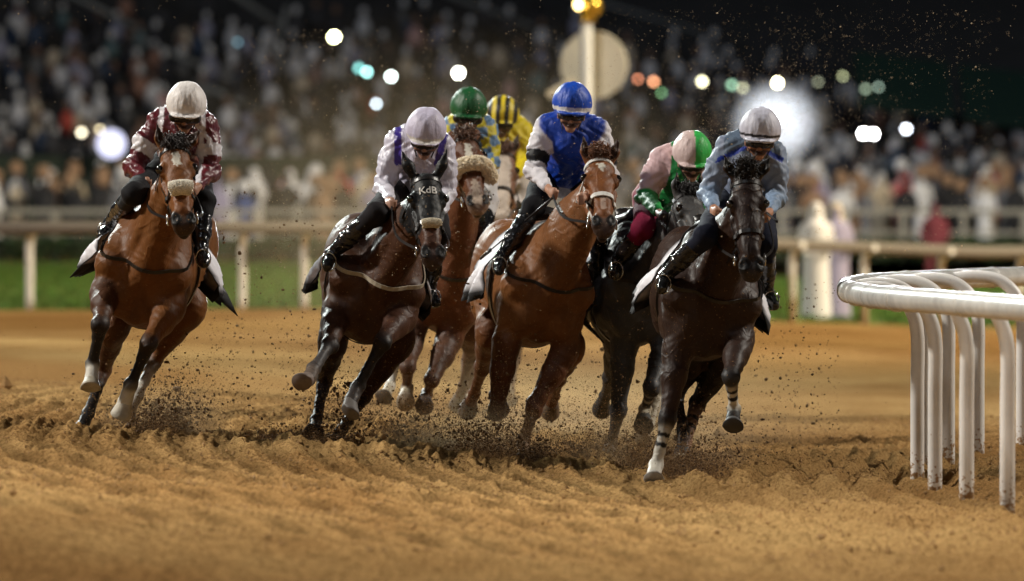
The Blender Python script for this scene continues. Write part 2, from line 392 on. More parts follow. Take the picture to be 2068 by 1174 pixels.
# ------------------------------------------------------------------ ground (banked dirt bend)
def base_z(x, y):
    """banking of the bend: the outside (left) is higher; flattens out beyond the field of horses"""
    x = np.asarray(x, float); y = np.asarray(y, float)
    near = .064 * np.clip(.9 - x, 0, 7)
    fade = 1 - np.clip((y - 62) / 45, 0, 1) ** 1.2
    far = -.048 * np.clip(x + 2, 0, 9) * np.clip((y - 70) / 45, 0, 1)
    return np.minimum(near, .36) * fade + far
def furrows(x, y):
    """harrow marks: tight curves round the inner rail, oblique scallops further out"""
    h = np.zeros_like(x)
    # around the rail: distance from the rail line (a curve x = f(y))
    rx = 1.93 + .0105 * np.clip(50.0 - y, 0, 40) ** 2 + .028 * np.clip(y - 50.2, 0, 12) ** 2
    dr = rx - x
    wob = .05 * (vn(x * 1.1, y * .5, 3) - .5)
    m = np.exp(-((dr - .1) / 1.1) ** 2) * np.clip((y - 36) / 6, 0, 1) * np.clip((66 - y) / 8, 0, 1)
    h += m * (.034 * np.sin((dr + wob) * 2 * math.pi / .26) + .010 * np.sin((dr + wob * 1.5) * 2 * math.pi / .085))
    # deep rut running from the leading hoof to the lower right
    for (x0, y0, x1, y1, bow, dep, wd) in ((.72, 51.2, 2.9, 40.6, .35, .065, .13), (1.95, 56.0, 2.7, 43.0, -.30, .045, .07), (2.15, 60.0, 2.9, 44.0, -.35, .03, .06)):
        t = np.clip((y - y0) / (y1 - y0), 0, 1); cx = x0 + (x1 - x0) * t - bow * np.sin(t * math.pi)
        dd = (x - cx) + .03 * (vn(x * 2, y * 1.2, 8) - .5); e = np.clip(t * 12, 0, 1) * np.clip((1 - t) * 8 + .3, 0, 1)
        h += e * (-dep * np.exp(-(dd / wd) ** 2) + dep * .8 * np.exp(-((dd - wd * 1.7) / (wd * .8)) ** 2) + dep * .5 * np.exp(-((dd + wd * 1.7) / (wd * .8)) ** 2))
    # harrow passes: arcs concentric with the bend, seen as scallops that sweep to the lower right
    q = x - np.where(y < 52, .017, .006) * (y - 52) ** 2 + .05 * (vn(x * 2.0, y * .5, 5) - .5) + .02 * (vn(x * 7, y * 2, 15) - .5)
    ml = np.clip((66 - y) / 8, 0, 1) * np.clip((1.3 - x) / .8, 0, 1)
    tri = np.abs(((q / .27) % 1.0) * 2 - 1)
    h += ml * (.030 * (.5 - .5 * np.cos(tri * math.pi)) + .007 * np.sin(q * 2 * math.pi / .068)) * (.6 + .6 * vn(x * 1.2, y * .4, 16))
    # dark boundary marks left by the grader, crossing the foreground
    for (ya, sl, cv, dp, wd) in ((44.6, -1.0, .10, .045, .22), (42.3, -.9, .08, .03, .3), (39.6, -.7, .05, .035, .3)):
        yy = ya + sl * x * .55 + cv * x * x + .25 * (vn(x * 1.5, x * 0, 41) - .5); h += -dp * np.exp(-((y - yy) / wd) ** 2) + dp * .7 * np.exp(-((y - yy - wd * 1.8) / wd) ** 2)
    # ridge line of churned earth where the field has crossed
    yl = 54.4 + .25 * x + .35 * (vn(x * 1.3, x * 0, 11) - .5) - .95 * x
    return h
def ground_z(x, y, fine=True):
    x = np.asarray(x, float); y = np.asarray(y, float); z = base_z(x, y)
    if not fine: return z
    near = np.clip((75 - y) / 15, 0, 1)
    z = z + furrows(x, y) * near
    z = z + .022 * (vn(x * .9, y * .45, 1) - .5) * near
    c = vn(x * 9, y * 7, 2); z = z + .016 * (c - .5) * near
    c = vn(x * 24, y * 18, 4); z = z + .022 * np.maximum(c - .45, 0) * near + .026 * (vn(x * 50, y * 36, 6) - .5) * near
    yl = 52.3 + .3 * (vn(x * 1.3, x * 0, 61) - .5) + .12 * (vn(x * 6, x * 0, 62) - .5); lp = np.clip((1.1 - x) / .4, 0, 1) * near
    z = z + lp * (.040 * np.exp(-((y - yl + .15) / .22) ** 2) * (.6 + .8 * vn(x * 5, y * 2, 63)) - .060 * np.exp(-((y - yl - .45) / .42) ** 2) * (.5 + .9 * vn(x * 2.5, y, 64)))
    # hoof-churned belt under the horses
    yb = 53.6 - 1.05 * x
    belt = np.exp(-((y - yb) / 1.9) ** 2) * np.clip((1.6 - x) / .6, 0, 1)
    z = z + belt * (.050 * (vn(x * 2.4, y * 1.3, 21) - .55) + .05 * (vn(x * 7, y * 4, 22) - .5))
    z = z + .02 * (vn(x * .25, y * .12, 9) - .5) * np.clip((y - 60) / 10, 0, 1)
    return z

def make_ground():
    tc = np.concatenate([[-60, -8, -2.5, -1, -.5, -.25, -.14], np.linspace(-.085, .085, 900), [.14, .25, .5, 1, 2.5, 8, 60]])
    yr = [6, 12, 20, 27]; y = 31.0
    while y < 64: yr.append(y); y += .028 * (y / 50) ** 1.6
    while y < 124: yr.append(y); y *= 1.006
    yr += [150, 220, 400, 900, 2200]; yr = np.array(yr)
    X = tc[None, :] * yr[:, None]; Y = np.repeat(yr[:, None], len(tc), 1)
    Z = ground_z(X.ravel(), Y.ravel())
    n, m = len(yr), len(tc); Z = Z.reshape(n, m); pr = np.random.default_rng(17)
    for _ in range(420):                                 # hoof prints
        py = pr.uniform(47, 63); px = pr.uniform(-3.3, 1.5) + .0; a, b = np.searchsorted(yr, [py - .35, py + .35])
        c0, c1 = np.searchsorted(tc, [(px - .2) / py, (px + .2) / py]); 
        if c1 <= c0 or b <= a: continue
        d = np.sqrt(((X[a:b, c0:c1] - px) / .075) ** 2 + ((Y[a:b, c0:c1] - py) / .11) ** 2); dp = pr.uniform(.02, .05)
        Z[a:b, c0:c1] += -dp * np.exp(-(d / .9) ** 4) + dp * .45 * np.exp(-((d - 1.35) / .35) ** 2)
    Z = Z.ravel(); V = np.stack([X.ravel(), Y.ravel(), Z], 1)
    i = np.arange(n - 1)[:, None] * m + np.arange(m - 1)[None, :]
    F = np.stack([i, i + 1, i + m + 1, i + m], -1).reshape(-1, 4)
    mat = bpy.data.materials.new('track_dirt'); mat.use_nodes = True; t = mat.node_tree; b = t.nodes['Principled BSDF']
    tcn = t.nodes.new('ShaderNodeTexCoord')
    def noise(sc, det, vec=(1, 1, 1)):
        mp = t.nodes.new('ShaderNodeMapping'); mp.inputs['Scale'].default_value = vec; t.links.new(tcn.outputs['Object'], mp.inputs[0])
        q = t.nodes.new('ShaderNodeTexNoise'); q.inputs['Scale'].default_value = sc; q.inputs['Detail'].default_value = det; q.inputs['Roughness'].default_value = .65
        t.links.new(mp.outputs[0], q.inputs['Vector']); return q.outputs['Fac']
    r1 = t.nodes.new('ShaderNodeValToRGB'); t.links.new(noise(.30, 5, (.8, .22, 1)), r1.inputs[0])
    r1.color_ramp.elements[0].color = (.34, .190, .072, 1); r1.color_ramp.elements[0].position = .41
    r1.color_ramp.elements[1].color = (.50, .315, .130, 1); r1.color_ramp.elements[1].position = .59
    r2 = t.nodes.new('ShaderNodeValToRGB'); t.links.new(noise(48, 7), r2.inputs[0])
    r2.color_ramp.elements[0].color = (.30, .26, .22, 1); r2.color_ramp.elements[0].position = .34
    r2.color_ramp.elements[1].color = (1.1, 1.1, 1.1, 1); r2.color_ramp.elements[1].position = .56
    mx = t.nodes.new('ShaderNodeMix'); mx.data_type = 'RGBA'; mx.blend_type = 'MULTIPLY'; mx.inputs['Factor'].default_value = .8
    t.links.new(r1.outputs[0], mx.inputs['A']); t.links.new(r2.outputs[0], mx.inputs['B']); at = t.nodes.new('ShaderNodeAttribute'); at.attribute_name = 'Col'; m2 = t.nodes.new('ShaderNodeMix'); m2.data_type = 'RGBA'; m2.blend_type = 'MULTIPLY'; m2.inputs['Factor'].default_value = 1
    t.links.new(mx.outputs['Result'], m2.inputs['A']); t.links.new(at.outputs['Color'], m2.inputs['B']); t.links.new(m2.outputs['Result'], b.inputs['Base Color'])
    b.inputs['Roughness'].default_value = .95; b.inputs['Specular IOR Level'].default_value = .0
    bp = t.nodes.new('ShaderNodeBump'); bp.inputs['Distance'].default_value = .03; bp.inputs['Strength'].default_value = 1.0
    t.links.new(noise(70, 7), bp.inputs['Height']); t.links.new(bp.outputs[0], b.inputs['Normal'])
    hf = furrows(V[:, 0], V[:, 1]) * np.clip((75 - V[:, 1]) / 15, 0, 1)
    furrow_shade = np.clip(1 + 13 * (hf - .010), .50, 1.25) ; me = mesh_np('dirt_track', V, F, True, np.repeat(furrow_shade[:, None], 3, 1))    # shade of the grooves put into the colour: bottoms darkened, crests lightened
    mat = bpy.data.materials.new('track_dirt'); mat.use_nodes = True; t = mat.node_tree; b = t.nodes['Principled BSDF']
    tcn = t.nodes.new('ShaderNodeTexCoord')
    def noise(sc, det, vec=(1, 1, 1)):
        mp = t.nodes.new('ShaderNodeMapping'); mp.inputs['Scale'].default_value = vec; t.links.new(tcn.outputs['Object'], mp.inputs[0])
        q = t.nodes.new('ShaderNodeTexNoise'); q.inputs['Scale'].default_value = sc; q.inputs['Detail'].default_value = det; q.inputs['Roughness'].default_value = .65
        t.links.new(mp.outputs[0], q.inputs['Vector']); return q.outputs['Fac']
    r1 = t.nodes.new('ShaderNodeValToRGB'); t.links.new(noise(.30, 5, (.8, .22, 1)), r1.inputs[0])
    r1.color_ramp.elements[0].color = (.34, .190, .072, 1); r1.color_ramp.elements[0].position = .41
    r1.color_ramp.elements[1].color = (.50, .315, .130, 1); r1.color_ramp.elements[1].position = .59
    r2 = t.nodes.new('ShaderNodeValToRGB'); t.links.new(noise(48, 7), r2.inputs[0])
    r2.color_ramp.elements[0].color = (.30, .26, .22, 1); r2.color_ramp.elements[0].position = .34
    r2.color_ramp.elements[1].color = (1.1, 1.1, 1.1, 1); r2.color_ramp.elements[1].position = .56
    mx = t.nodes.new('ShaderNodeMix'); mx.data_type = 'RGBA'; mx.blend_type = 'MULTIPLY'; mx.inputs['Factor'].default_value = .8
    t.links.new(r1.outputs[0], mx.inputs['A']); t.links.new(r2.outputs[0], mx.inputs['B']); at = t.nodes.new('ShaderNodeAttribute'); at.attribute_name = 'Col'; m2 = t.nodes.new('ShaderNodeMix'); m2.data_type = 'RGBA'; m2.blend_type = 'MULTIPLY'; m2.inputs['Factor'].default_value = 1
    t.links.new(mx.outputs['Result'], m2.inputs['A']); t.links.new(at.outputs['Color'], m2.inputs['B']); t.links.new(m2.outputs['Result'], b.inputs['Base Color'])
    b.inputs['Roughness'].default_value = .95; b.inputs['Specular IOR Level'].default_value = .0
    bp = t.nodes.new('ShaderNodeBump'); bp.inputs['Distance'].default_value = .03; bp.inputs['Strength'].default_value = 1.0
    t.links.new(noise(70, 7), bp.inputs['Height']); t.links.new(bp.outputs[0], b.inputs['Normal'])
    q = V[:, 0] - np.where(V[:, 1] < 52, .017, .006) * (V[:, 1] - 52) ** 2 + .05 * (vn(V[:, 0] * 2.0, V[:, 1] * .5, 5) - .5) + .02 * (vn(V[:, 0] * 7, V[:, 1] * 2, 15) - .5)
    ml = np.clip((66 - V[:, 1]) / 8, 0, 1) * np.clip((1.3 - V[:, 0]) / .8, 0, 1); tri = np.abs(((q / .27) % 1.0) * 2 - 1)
    furrow_shade = 1 + ml * (.62 * tri ** 1.2 - .38) ; me = mesh_np('dirt_track', V, F, True, np.repeat(furrow_shade[:, None], 3, 1))    # painted groove shading, so the harrow arcs show: dark bottoms, light crests
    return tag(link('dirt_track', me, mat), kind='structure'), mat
ground, M['dirt'] = make_ground()

FAR = [(-1900, 118.5), (-900, 117.5), (60, 116.4), (405, 116.6), (490, 116.8), (615, 117.2), (800, 118), (1200, 120), (1600, 124), (1745, 125.5), (2060, 128), (2900, 134)]
FU = [a for a, _ in FAR]; FY = [b for _, b in FAR]
def farY(u): return float(np.interp(u, FU, FY))
def make_turf():
    us = np.linspace(-3500, 5500, 80); rows = [0, .02, 6, 15, 30, 55, 66]
    V = []; 
    for r_, dy in enumerate(rows):
        for u in us:
            Y0 = farY(u) + .6 + dy; x = (u - CX) * (farY(u)) / FPX * (1 if dy < .1 else 1 + dy / 116)
            V.append((x, Y0, float(base_z(x, Y0)) + (.012 if r_ else -.05) + .0))
    m = len(us); F = [(i * m + j, i * m + j + 1, (i + 1) * m + j + 1, (i + 1) * m + j) for i in range(len(rows) - 1) for j in range(m - 1)]
    me = bpy.data.meshes.new('turf_course'); me.from_pydata(V, [], F); me.update()
    mat = material('turf', (.085, .145, .020), .9, noise=(3.0, .4), bump=[(30, .05, (1, 1, 1))])
    return tag(link('turf_course', me, mat), kind='structure')
make_turf()
def grass_field():
    """short blades on the turf course, one mass"""
    n = 60000
    u = rng.uniform(-250, 2320, n); dy = rng.uniform(.7, 58, n) ; Y = np.interp(u, FU, FY) + dy
    x = (u - CX) * Y / FPX; z = base_z(x, Y) + .01; h = rng.uniform(.05, .11, n); a = rng.uniform(0, math.pi, n); wd = .035
    dx = np.cos(a) * wd; lx = rng.normal(0, .03, n); ly = rng.normal(0, .03, n); dyy = np.sin(a) * wd
    V = np.stack([np.stack([x - dx, Y - dyy, z], 1), np.stack([x + dx, Y + dyy, z], 1), np.stack([x + lx, Y + ly, z + h], 1)], 1).reshape(-1, 3)
    F = np.arange(n * 3).reshape(-1, 3)
    c = np.repeat(np.stack([rng.uniform(.05, .12, n), rng.uniform(.11, .20, n), rng.uniform(.012, .028, n)], 1), 3, 0)
    tag(link('grass', mesh_np('grass', V, F, False, c), M['attr']), 'short green grass of the turf course beyond the far rail', 'grass', kind='stuff')
grass_field()

# ------------------------------------------------------------------ horses
def hoof_mesh(mb, c, ax_, toe, r, col):
    """flared hoof: c = coronet centre, ax_ = towards the sole, toe = forward"""
    ax_ = N(ax_); toe = N(toe - ax_ * np.dot(toe, ax_)); sd = np.cross(ax_, toe); V = []; seg = 18
    for (h, rr, sh) in ((-.012, .78, -.004), (0, .88, 0), (.02, .93, .006), (.055, 1.12, .018), (.078, 1.22, .025), (.084, 1.16, .025)):
        for k in range(seg):
            th = 2 * math.pi * k / seg; f = math.cos(th); V.append(c + ax_ * h * (1 if f > -.3 else .8) + toe * (sh + f * r * rr * (1.05 if f > 0 else .92)) + sd * math.sin(th) * r * rr)
    F = [(i * seg + k, i * seg + (k + 1) % seg, (i + 1) * seg + (k + 1) % seg, (i + 1) * seg + k) for i in range(5) for k in range(seg)]
    F.append(tuple(range(seg - 1, -1, -1))); F.append(tuple(5 * seg + k for k in range(seg)))
    mb.add(V, F, col)

def chain(pts, Ls, Y0):
    """pts: [(u,v,sign)...]; depth of each joint follows from the bone length"""
    out = [P(pts[0][0], pts[0][1], Y0)]
    for (u, v, sg), L in zip(pts[1:], Ls):
        Y = out[-1][1]
        for _ in range(4):
            p = P(u, v, Y); l = math.hypot(p[0] - out[-1][0], p[2] - out[-1][2]); Y = out[-1][1] + sg * math.sqrt(max(L * L - l * l, 0))
        out.append(P(u, v, Y))
    return out

def bands(c0, c1, edges):
    """colour along a limb: c1 inside the (t0,t1) bands, else c0"""
    c0 = np.array(c0); c1 = np.array(c1)
    def f(t, V):
        m = np.zeros(len(t), bool)
        for a, b in edges: m |= (t > a) & (t < b)
        return np.where(m[:, None], c1, c0)
    return f

HG = 'racehorses galloping round the bend'
def make_horse(s):
    D = s['D']; O = P(*s['O'], D); sc_ = s.get('size', 1.0)
    yaw, lean = R(s['yaw']), R(s['lean'])
    F = np.array([math.sin(yaw), -math.cos(yaw), 0]); U = N(np.array([math.sin(lean), 0, math.cos(lean)]) - 0); U = N(U - F * (U @ F)); Sd = np.cross(U, F)
    def T(x, y, z): return O + (F * x + Sd * y + U * z) * sc_
    ax = np.array([F, Sd, U]); c = np.array(s['coat']); dk = np.array(s.get('dark', [.012, .008, .006])); bl = c * s.get('belly', .8)
    sk = Sculpt()
    wd = s.get('wide', 1.0)
    # trunk
    sk.ell(T(-.52, 0, .0), (.50, .255 * wd, .345), ax, c, k=.05)
    sk.cap(T(-.55, 0, .02), T(-1.2, 0, .08), .33, .28, c, w=Sd, f=.84 * wd, f2=.88, k=.08)
    sk.cap(T(-.48, 0, .30), T(-.85, 0, .30), .15, .14, c, w=Sd, f=.7, k=.14)
    for q in (-1, 1):
        sk.ell(T(-.17, q * .105, -.10), (.13, .115, .20), ax, c, k=.012)                  # breast muscles
        sk.cap(T(-.14, q * .19 * wd, .02), T(-.48, q * .12, .36), .115, .075, c, k=.05)    # shoulder blade
        sk.ell(T(-.36, q * .20 * wd, -.10), (.17, .085, .17), ax, c, k=.035)               # triceps
        sk.cap(T(-.13, q * .185 * wd, .03), T(-.22, q * .185, -.15), .085, .08, c, k=.025)
        sk.ell(T(-1.42, q * .125, .13), (.33, .18, .31), ax, c, k=.05)                     # quarters
        sk.ell(T(-1.62, q * .13, .0), (.17, .13, .25), ax, c, k=.05)
    sk.ell(T(-1.35, 0, .2), (.36, .17, .26), ax, c, k=.08)
    sk.cap(T(-.08, 0, .02), T(-.2, 0, -.26), .05, .07, bl, k=.06)
    sk.cap(T(.02, 0, .12), T(-.03, 0, -.22), .016, .022, None, k=.05, cut=True)
    # head frame
    poll = P(*s['poll'][:2], D + s['poll'][2]); muz = chain([(s['poll'][0], s['poll'][1], 0), (*s['muz'], s.get('msign', -1))], [.52 * 1.15 * sc_], D + s['poll'][2])[1]
    A = N(muz - poll); fc = N(np.array(s['face'], float)); Nn = N(fc - A * (fc @ A)); Hs = np.cross(Nn, A)
    if Hs[0] < 0: Hs = -Hs
    hz = s.get('hz', 1.15)
    def H(a, n, sd): return poll + (A * a + Nn * n + Hs * sd) * hz * sc_
    hax = np.array([A, Nn, Hs])
    hc = np.array(s.get('hcoat', c)); mz = np.array(s.get('muzzle', hc * .35))
    # neck
    n0 = T(-.30, 0, .14); n1 = T(*s.get('nmid', (.05, 0, .34))); 
    nm = (n0 + H(.10, -.15, 0)) / 2 + np.array(s.get('nb', (0, 0, 0.0)))
    nk = s.get('nk', 1.0)
    sk.cap(n0, nm, .285 * sc_, .185 * nk, c, w=Hs + Sd, f=.62, f2=.66, k=.10)
    sk.cap(nm, H(.10, -.14, 0), .185 * nk, .125, c, w=Hs + Sd, f=.66, f2=.62, k=.06)
    sk.cap(T(-.10, .03, -.02), H(.16, -.20, 0), .10, .05, c, k=.05)                       # windpipe side
    for q in (-1, 1): sk.cap(T(-.16, q * .10, .06), H(.12, -.15, q * .05), .055, .025, c, k=.03)  # neck muscle cords
    # head
    k = .02
    sk.ell(H(.06, -.075, 0), (.11, .095, .088), hax, hc, k=.04)
    sk.cap(H(.10, -.055, 0), H(.44, -.045, 0), .075, .050, hc, k=.03, w=Hs, f=1.12, f2=1.05)
    sk.cap(H(.14, -.12, 0), H(.46, -.085, 0), .080, .052, hc, k=.03, w=Hs, f=.85, f2=1.0)
    for q in (-1, 1):
        sk.ell(H(.155, -.045, q * .078), (.052, .042, .030), hax, hc, k=.025)              # brow
        sk.ell(H(.17, -.165, q * .052), (.125, .10, .032), hax, hc, k=.03)                 # jowl
        sk.cap(H(.21, -.09, q * .082), H(.37, -.085, q * .052), .014, .010, hc, k=.025)     # facial crest
        sk.cap(H(.18, -.035, q * .05), H(.42, -.022, q * .022), .020, .014, hc, k=.02)      # nasal bone
        sk.cap(H(.22, -.19, q * .035), H(.47, -.125, q * .02), .040, .028, hc, k=.03)       # jaw
        sk.ell(H(.495, -.042, q * .042), (.054, .038, .030), hax, mz, k=.018)              # nostril wing
        sk.ell(H(.155, -.046, q * .107), (.028, .024, .022), hax, hc * .25, k=.008, cut=True)   # eye socket
        sk.ell(H(.508, -.012, q * .048), (.030, .022, .024), hax, (.004, .003, .003), k=.006, cut=True)  # nostril
        e = s.get('ears', [])
    sk.ell(H(.515, -.075, 0), (.066, .062, .066), hax, mz, k=.03)
    sk.ell(H(.50, -.137, 0), (.058, .034, .038), hax, mz, k=.016)
    sk.cap(H(.47, -.105, -.05), H(.565, -.112, 0), .004, .004, (.01, .006, .006), k=.010, cut=True)
    sk.cap(H(.47, -.105, .05), H(.565, -.112, 0), .004, .004, (.01, .006, .006), k=.010, cut=True)
    for q, e in zip((-1, 1), s.get('ears', [])):
        b0 = H(.0, -.06, q * .055); tip = P(e[0], e[1], b0[1] + (e[2] if len(e) > 2 else .0)); tip = b0 + N(tip - b0) * max(min(np.linalg.norm(tip - b0), .20), .165)
        m_ = b0 + (tip - b0) * .45 + Hs * q * .006; ec = s.get('ecol', hc)
        sk.cap(b0, m_, .026, .036, ec, k=.02, w=Hs, f=1.0); sk.cap(m_, tip, .036, .007, ec, k=.008, w=Nn, f=.6)
        if s.get('earhole', True): sk.cap(b0 + (tip - b0) * .30 + Nn * .026, b0 + (tip - b0) * .80 + Nn * .020, .024, .008, ec * .15, k=.006, cut=True)
    # legs: elbow, knee, fetlock, coronet
    hoofs = []
    for L in s['fore']:
        pts = chain(L['p'], [.42 * sc_, .28 * sc_, .12 * sc_], D + L.get('d', .30)); fa, kn, ca, fe, pa, ho = [np.array(x) if not callable(x) else x for x in L['c']]
        q = L['q']; top = T(-.26, q * .17 * wd, -.06); sr = N(np.cross(pts[1] - pts[0], F) + Sd * .001); fwd = N(F + U * .0)
        e, kne, ft, co = pts
        sk.cap(top, e, .115, .095, c, k=.05, w=Sd, f=.85)
        mid = e + (kne - e) * .38
        sk.cap(e, mid, .100, .086, fa, k=.04, w=Sd, f=.88); sk.cap(mid, kne, .086, .052, fa, k=.03, w=Sd, f=.86)
        bd = N(kne - e)
        sk.cap(e + bd * .05 + Sd * q * .035, mid + bd * .05 + Sd * q * .02, .045, .03, fa, k=.02)
        sk.ell(kne, (.066, .056, .052), np.array([bd, Sd, np.cross(bd, Sd)]) if abs(bd @ Sd) < .95 else ax, kn, k=.02)
        cd = N(ft - kne); back = N(np.cross(cd, Sd)); 
        if back @ (kne - co) > 0: pass
        sk.cap(kne, kne + cd * .09, .048, .036, kn, k=.02)
        sk.cap(kne + cd * .05, ft - cd * .03, .035, .032, ca, k=.015, w=back, f=1.25)
        sk.cap(kne + cd * .07 - F * .020, ft - cd * .02 - F * .018, .014, .016, ca, k=.012)
        sk.ell(ft, (.047, .043, .044), None, fe, k=.02)
        pd = N(co - ft); sk.ell(ft - pd * .005 - N(F - pd * (F @ pd)) * .02, (.028, .026, .026), None, fe, k=.015)
        sk.cap(ft, co + pd * .012, .038, .046, pa, k=.015)
        hoofs.append((co + pd * .006, pd, L.get('toe', F), .053, ho))
    for L in s['hind']:
        pts = chain(L['p'], [.44 * sc_, .40 * sc_, .12 * sc_], D + L.get('d', 1.35)); th, hk, ca, fe, pa, ho = [np.array(x) if not callable(x) else x for x in L['c']]
        q = L['q']; sti, hok, ft, co = pts; hip = T(-1.42, q * .14, .02)
        sk.cap(hip, sti, .17, .12, c, k=.06, w=Sd, f=.72); m_ = sti + (hok - sti) * .45
        sk.cap(sti, m_, .125, .092, th, k=.04, w=Sd, f=.72); sk.cap(m_, hok, .090, .052, th, k=.03, w=Sd, f=.8)
        cd = N(ft - hok)
        sk.ell(hok, (.048, .062, .058), None, hk, k=.02)
        sk.cap(hok, hok + cd * .12, .050, .038, hk, k=.02); sk.cap(hok + cd * .06, ft - cd * .03, .037, .033, ca, k=.015)
        sk.ell(ft, (.042, .042, .040), None, fe, k=.02); pd = N(co - ft); sk.cap(ft, co + pd * .012, .035, .042, pa, k=.015)
        hoofs.append((co + pd * .006, pd, L.get('toe', F), .053, ho))
    gx, gy = T(-.7, 0, 0)[:2]; base = np.array([gx, gy, float(base_z(gx, gy))])
    root = empty('racehorse', base, s['label'], 'horse', HG)
    # face markings are real coat colour
    marks = s.get('marks', [])
    def colfn(V, cc):
        l = (V - poll) / (hz * sc_); a = l @ A; n = l @ Nn; sd = l @ Hs
        for (a0, a1, w0, w1, mc) in marks:
            t = np.clip((a - a0) / (a1 - a0), 0, 1); ww = lerp(w0, w1, t) * (1 - np.clip((np.abs(t - .5) - .32) / .18, 0, 1) ** 2)
            nz = .008 * np.sin(V[:, 2] * 160) * np.cos(V[:, 0] * 190)
            m = (a > a0) & (a < a1) & (np.abs(sd) < ww + nz) & (n > -.10); cc[m] = mc
        if s.get('hood'):
            m = (a < .36) & (a > -.3) & (np.linalg.norm(l, axis=1) < .42) & ~((a > -.02) & (n < -.30)) & (n > -.27 - .0 * a); cc[m] = (.006, .006, .007)
        return cc
    def muscle(V):
        a = V - O
        return .0035 * np.sin(V[:, 0] * 21 + 3 * np.sin(V[:, 2] * 9 + V[:, 1] * 6)) * np.sin(V[:, 2] * 17 + V[:, 1] * 11) + .0012 * np.sin(V[:, 0] * 70 + 8 * np.sin(V[:, 2] * 19)) 
    me = sk.mesh('body', s.get('vox', .0115), muscle, colfn, smooth=1)
    link('body', me, M['coat'], root)
    for i, (c0, a_, toe, r_, hcol) in enumerate(hoofs):
        mb = MB(); hoof_mesh(mb, c0, a_, np.array(toe, float), r_ * sc_, tuple(hcol)); mb.build('hoof', M['hoof'], root)
    # eyes
    for q in (-1, 1):
        mb = MB(); mb.ell(H(.155, -.030, q * .090), (.023 * hz, .023 * hz, .023 * hz)); mb.build('eye', M['eye'], root)
    # mane, forelock, tail
    mb = MB(); hcx = tuple(s.get('mane', dk)); lr = np.random.default_rng(int(D * 10))
    crest0 = T(-.35, 0, .42); hsd = Sculpt(); hsd.p = sk.p
    for i in range(s.get('forelock', 46) * 8):
        st = H(lr.uniform(-.05, .015), lr.uniform(-.04, .0), lr.uniform(-.042, .042)); ln = lr.uniform(.5, 1.15) * s.get('fl_len', 1)
        d_ = (A * .085 + Nn * lr.uniform(.0, .05) + Hs * lr.normal(.0, .035)) * ln + np.array([0, 0, s.get('flup', .03) * lr.uniform(.2, 1.5)])
        mb.tube(curve([st, st + d_ * .5 + np.array([0, 0, .022]) + lr.normal(0, .009, 3), st + d_ + lr.normal(0, .010, 3)], 5), [.004, .0038, .0034, .0025, .001], 4, tuple(np.array(hcx) * lr.uniform(.6, 1.4)))
    if s.get('forelock', 46): mb.build('forelock', M['hair'], root)
    mb = MB(); nm_ = 260; side = s.get('mside', 1)
    ts = lr.uniform(.03, .92, nm_); st = np.array([lerp(H(.02, -.14, 0), crest0 - U * .06, t) for t in ts]); up_ = np.array([N(lerp(-A * .6 + np.array([0, 0, .8]), U, t)) for t in ts])
    st = march(hsd, st, up_, .35, -.004)
    for i in range(nm_):
        o_ = Hs * side * lr.uniform(.05, .12) + np.array([0, .02, -lr.uniform(.03, .10)]); pts = [st[i], st[i] + up_[i] * .02 + o_ * .35, st[i] + o_]
        pts = np.array(pts); dd = hsd.dist(pts); pts[1:] += np.outer(np.maximum(.008 - dd[1:], 0), Hs * side * .7 + up_[i] * .7); mb.tube(curve(pts, 5), [.006, .006, .005, .0035, .001], 4, tuple(np.array(hcx) * lr.uniform(.6, 1.4)))
    mb.build('mane', M['hair'], root)
    if 'tail' in s:
        mb = MB(); t0 = T(-1.72, 0, .28)
        for i in range(40):
            e = P(s['tail'][0] + lr.normal(0, 9), s['tail'][1] + lr.normal(0, 12), D + 2.1 + lr.uniform(-.05, .25)); mb.tube(curve([t0 + lr.normal(0, .02, 3), lerp(t0, e, .5) + np.array([0, .12, .08]) + lr.normal(0, .02, 3), e], 8), [.018, .018, .017, .015, .012, .009, .006, .001], 5, hcx)
        mb.build('tail', M['hair'], root)
    # ---- bridle
    bm = M[s.get('bridle', 'leather')]; bw = s.get('bw', .020)
    bits = [H(.435, -.105, q * .064) for q in (-1, 1)]
    hs = Sculpt(); hs.p = sk.p
    mb = MB()
    th_ = np.linspace(0, 2 * math.pi, 44); dd_ = np.array([N((Nn if math.cos(a_) > 0 else -A * .95 - Nn * .3) * abs(math.cos(a_)) + Hs * math.sin(a_)) for a_ in th_]); rg = march(hs, np.tile(H(.045, -.07, 0), (44, 1)), dd_, .16, .006); strap(mb, rg, bw, .006, H(.045, -.09, 0))
    for q in (-1, 1):
        st = march(hs, np.array([H(a_, -.10, 0) for a_ in np.linspace(-.01, .40, 14)]), np.tile(Hs * q - Nn * .12, (14, 1)), .3, .006)
        strap(mb, st, bw * .9, .006, nrm=np.tile(Hs * q, (14, 1)))
        st = march(hs, np.array([H(a_, n_, 0) for a_, n_ in zip(np.linspace(.04, .13, 10), np.linspace(-.12, -.235, 10))]), np.tile(Hs * q, (10, 1)), .12, .006)
        strap(mb, st, bw * .8, .005, nrm=np.tile(Hs * q, (10, 1)))
    mb.build('bridle', bm, root, smooth=False)
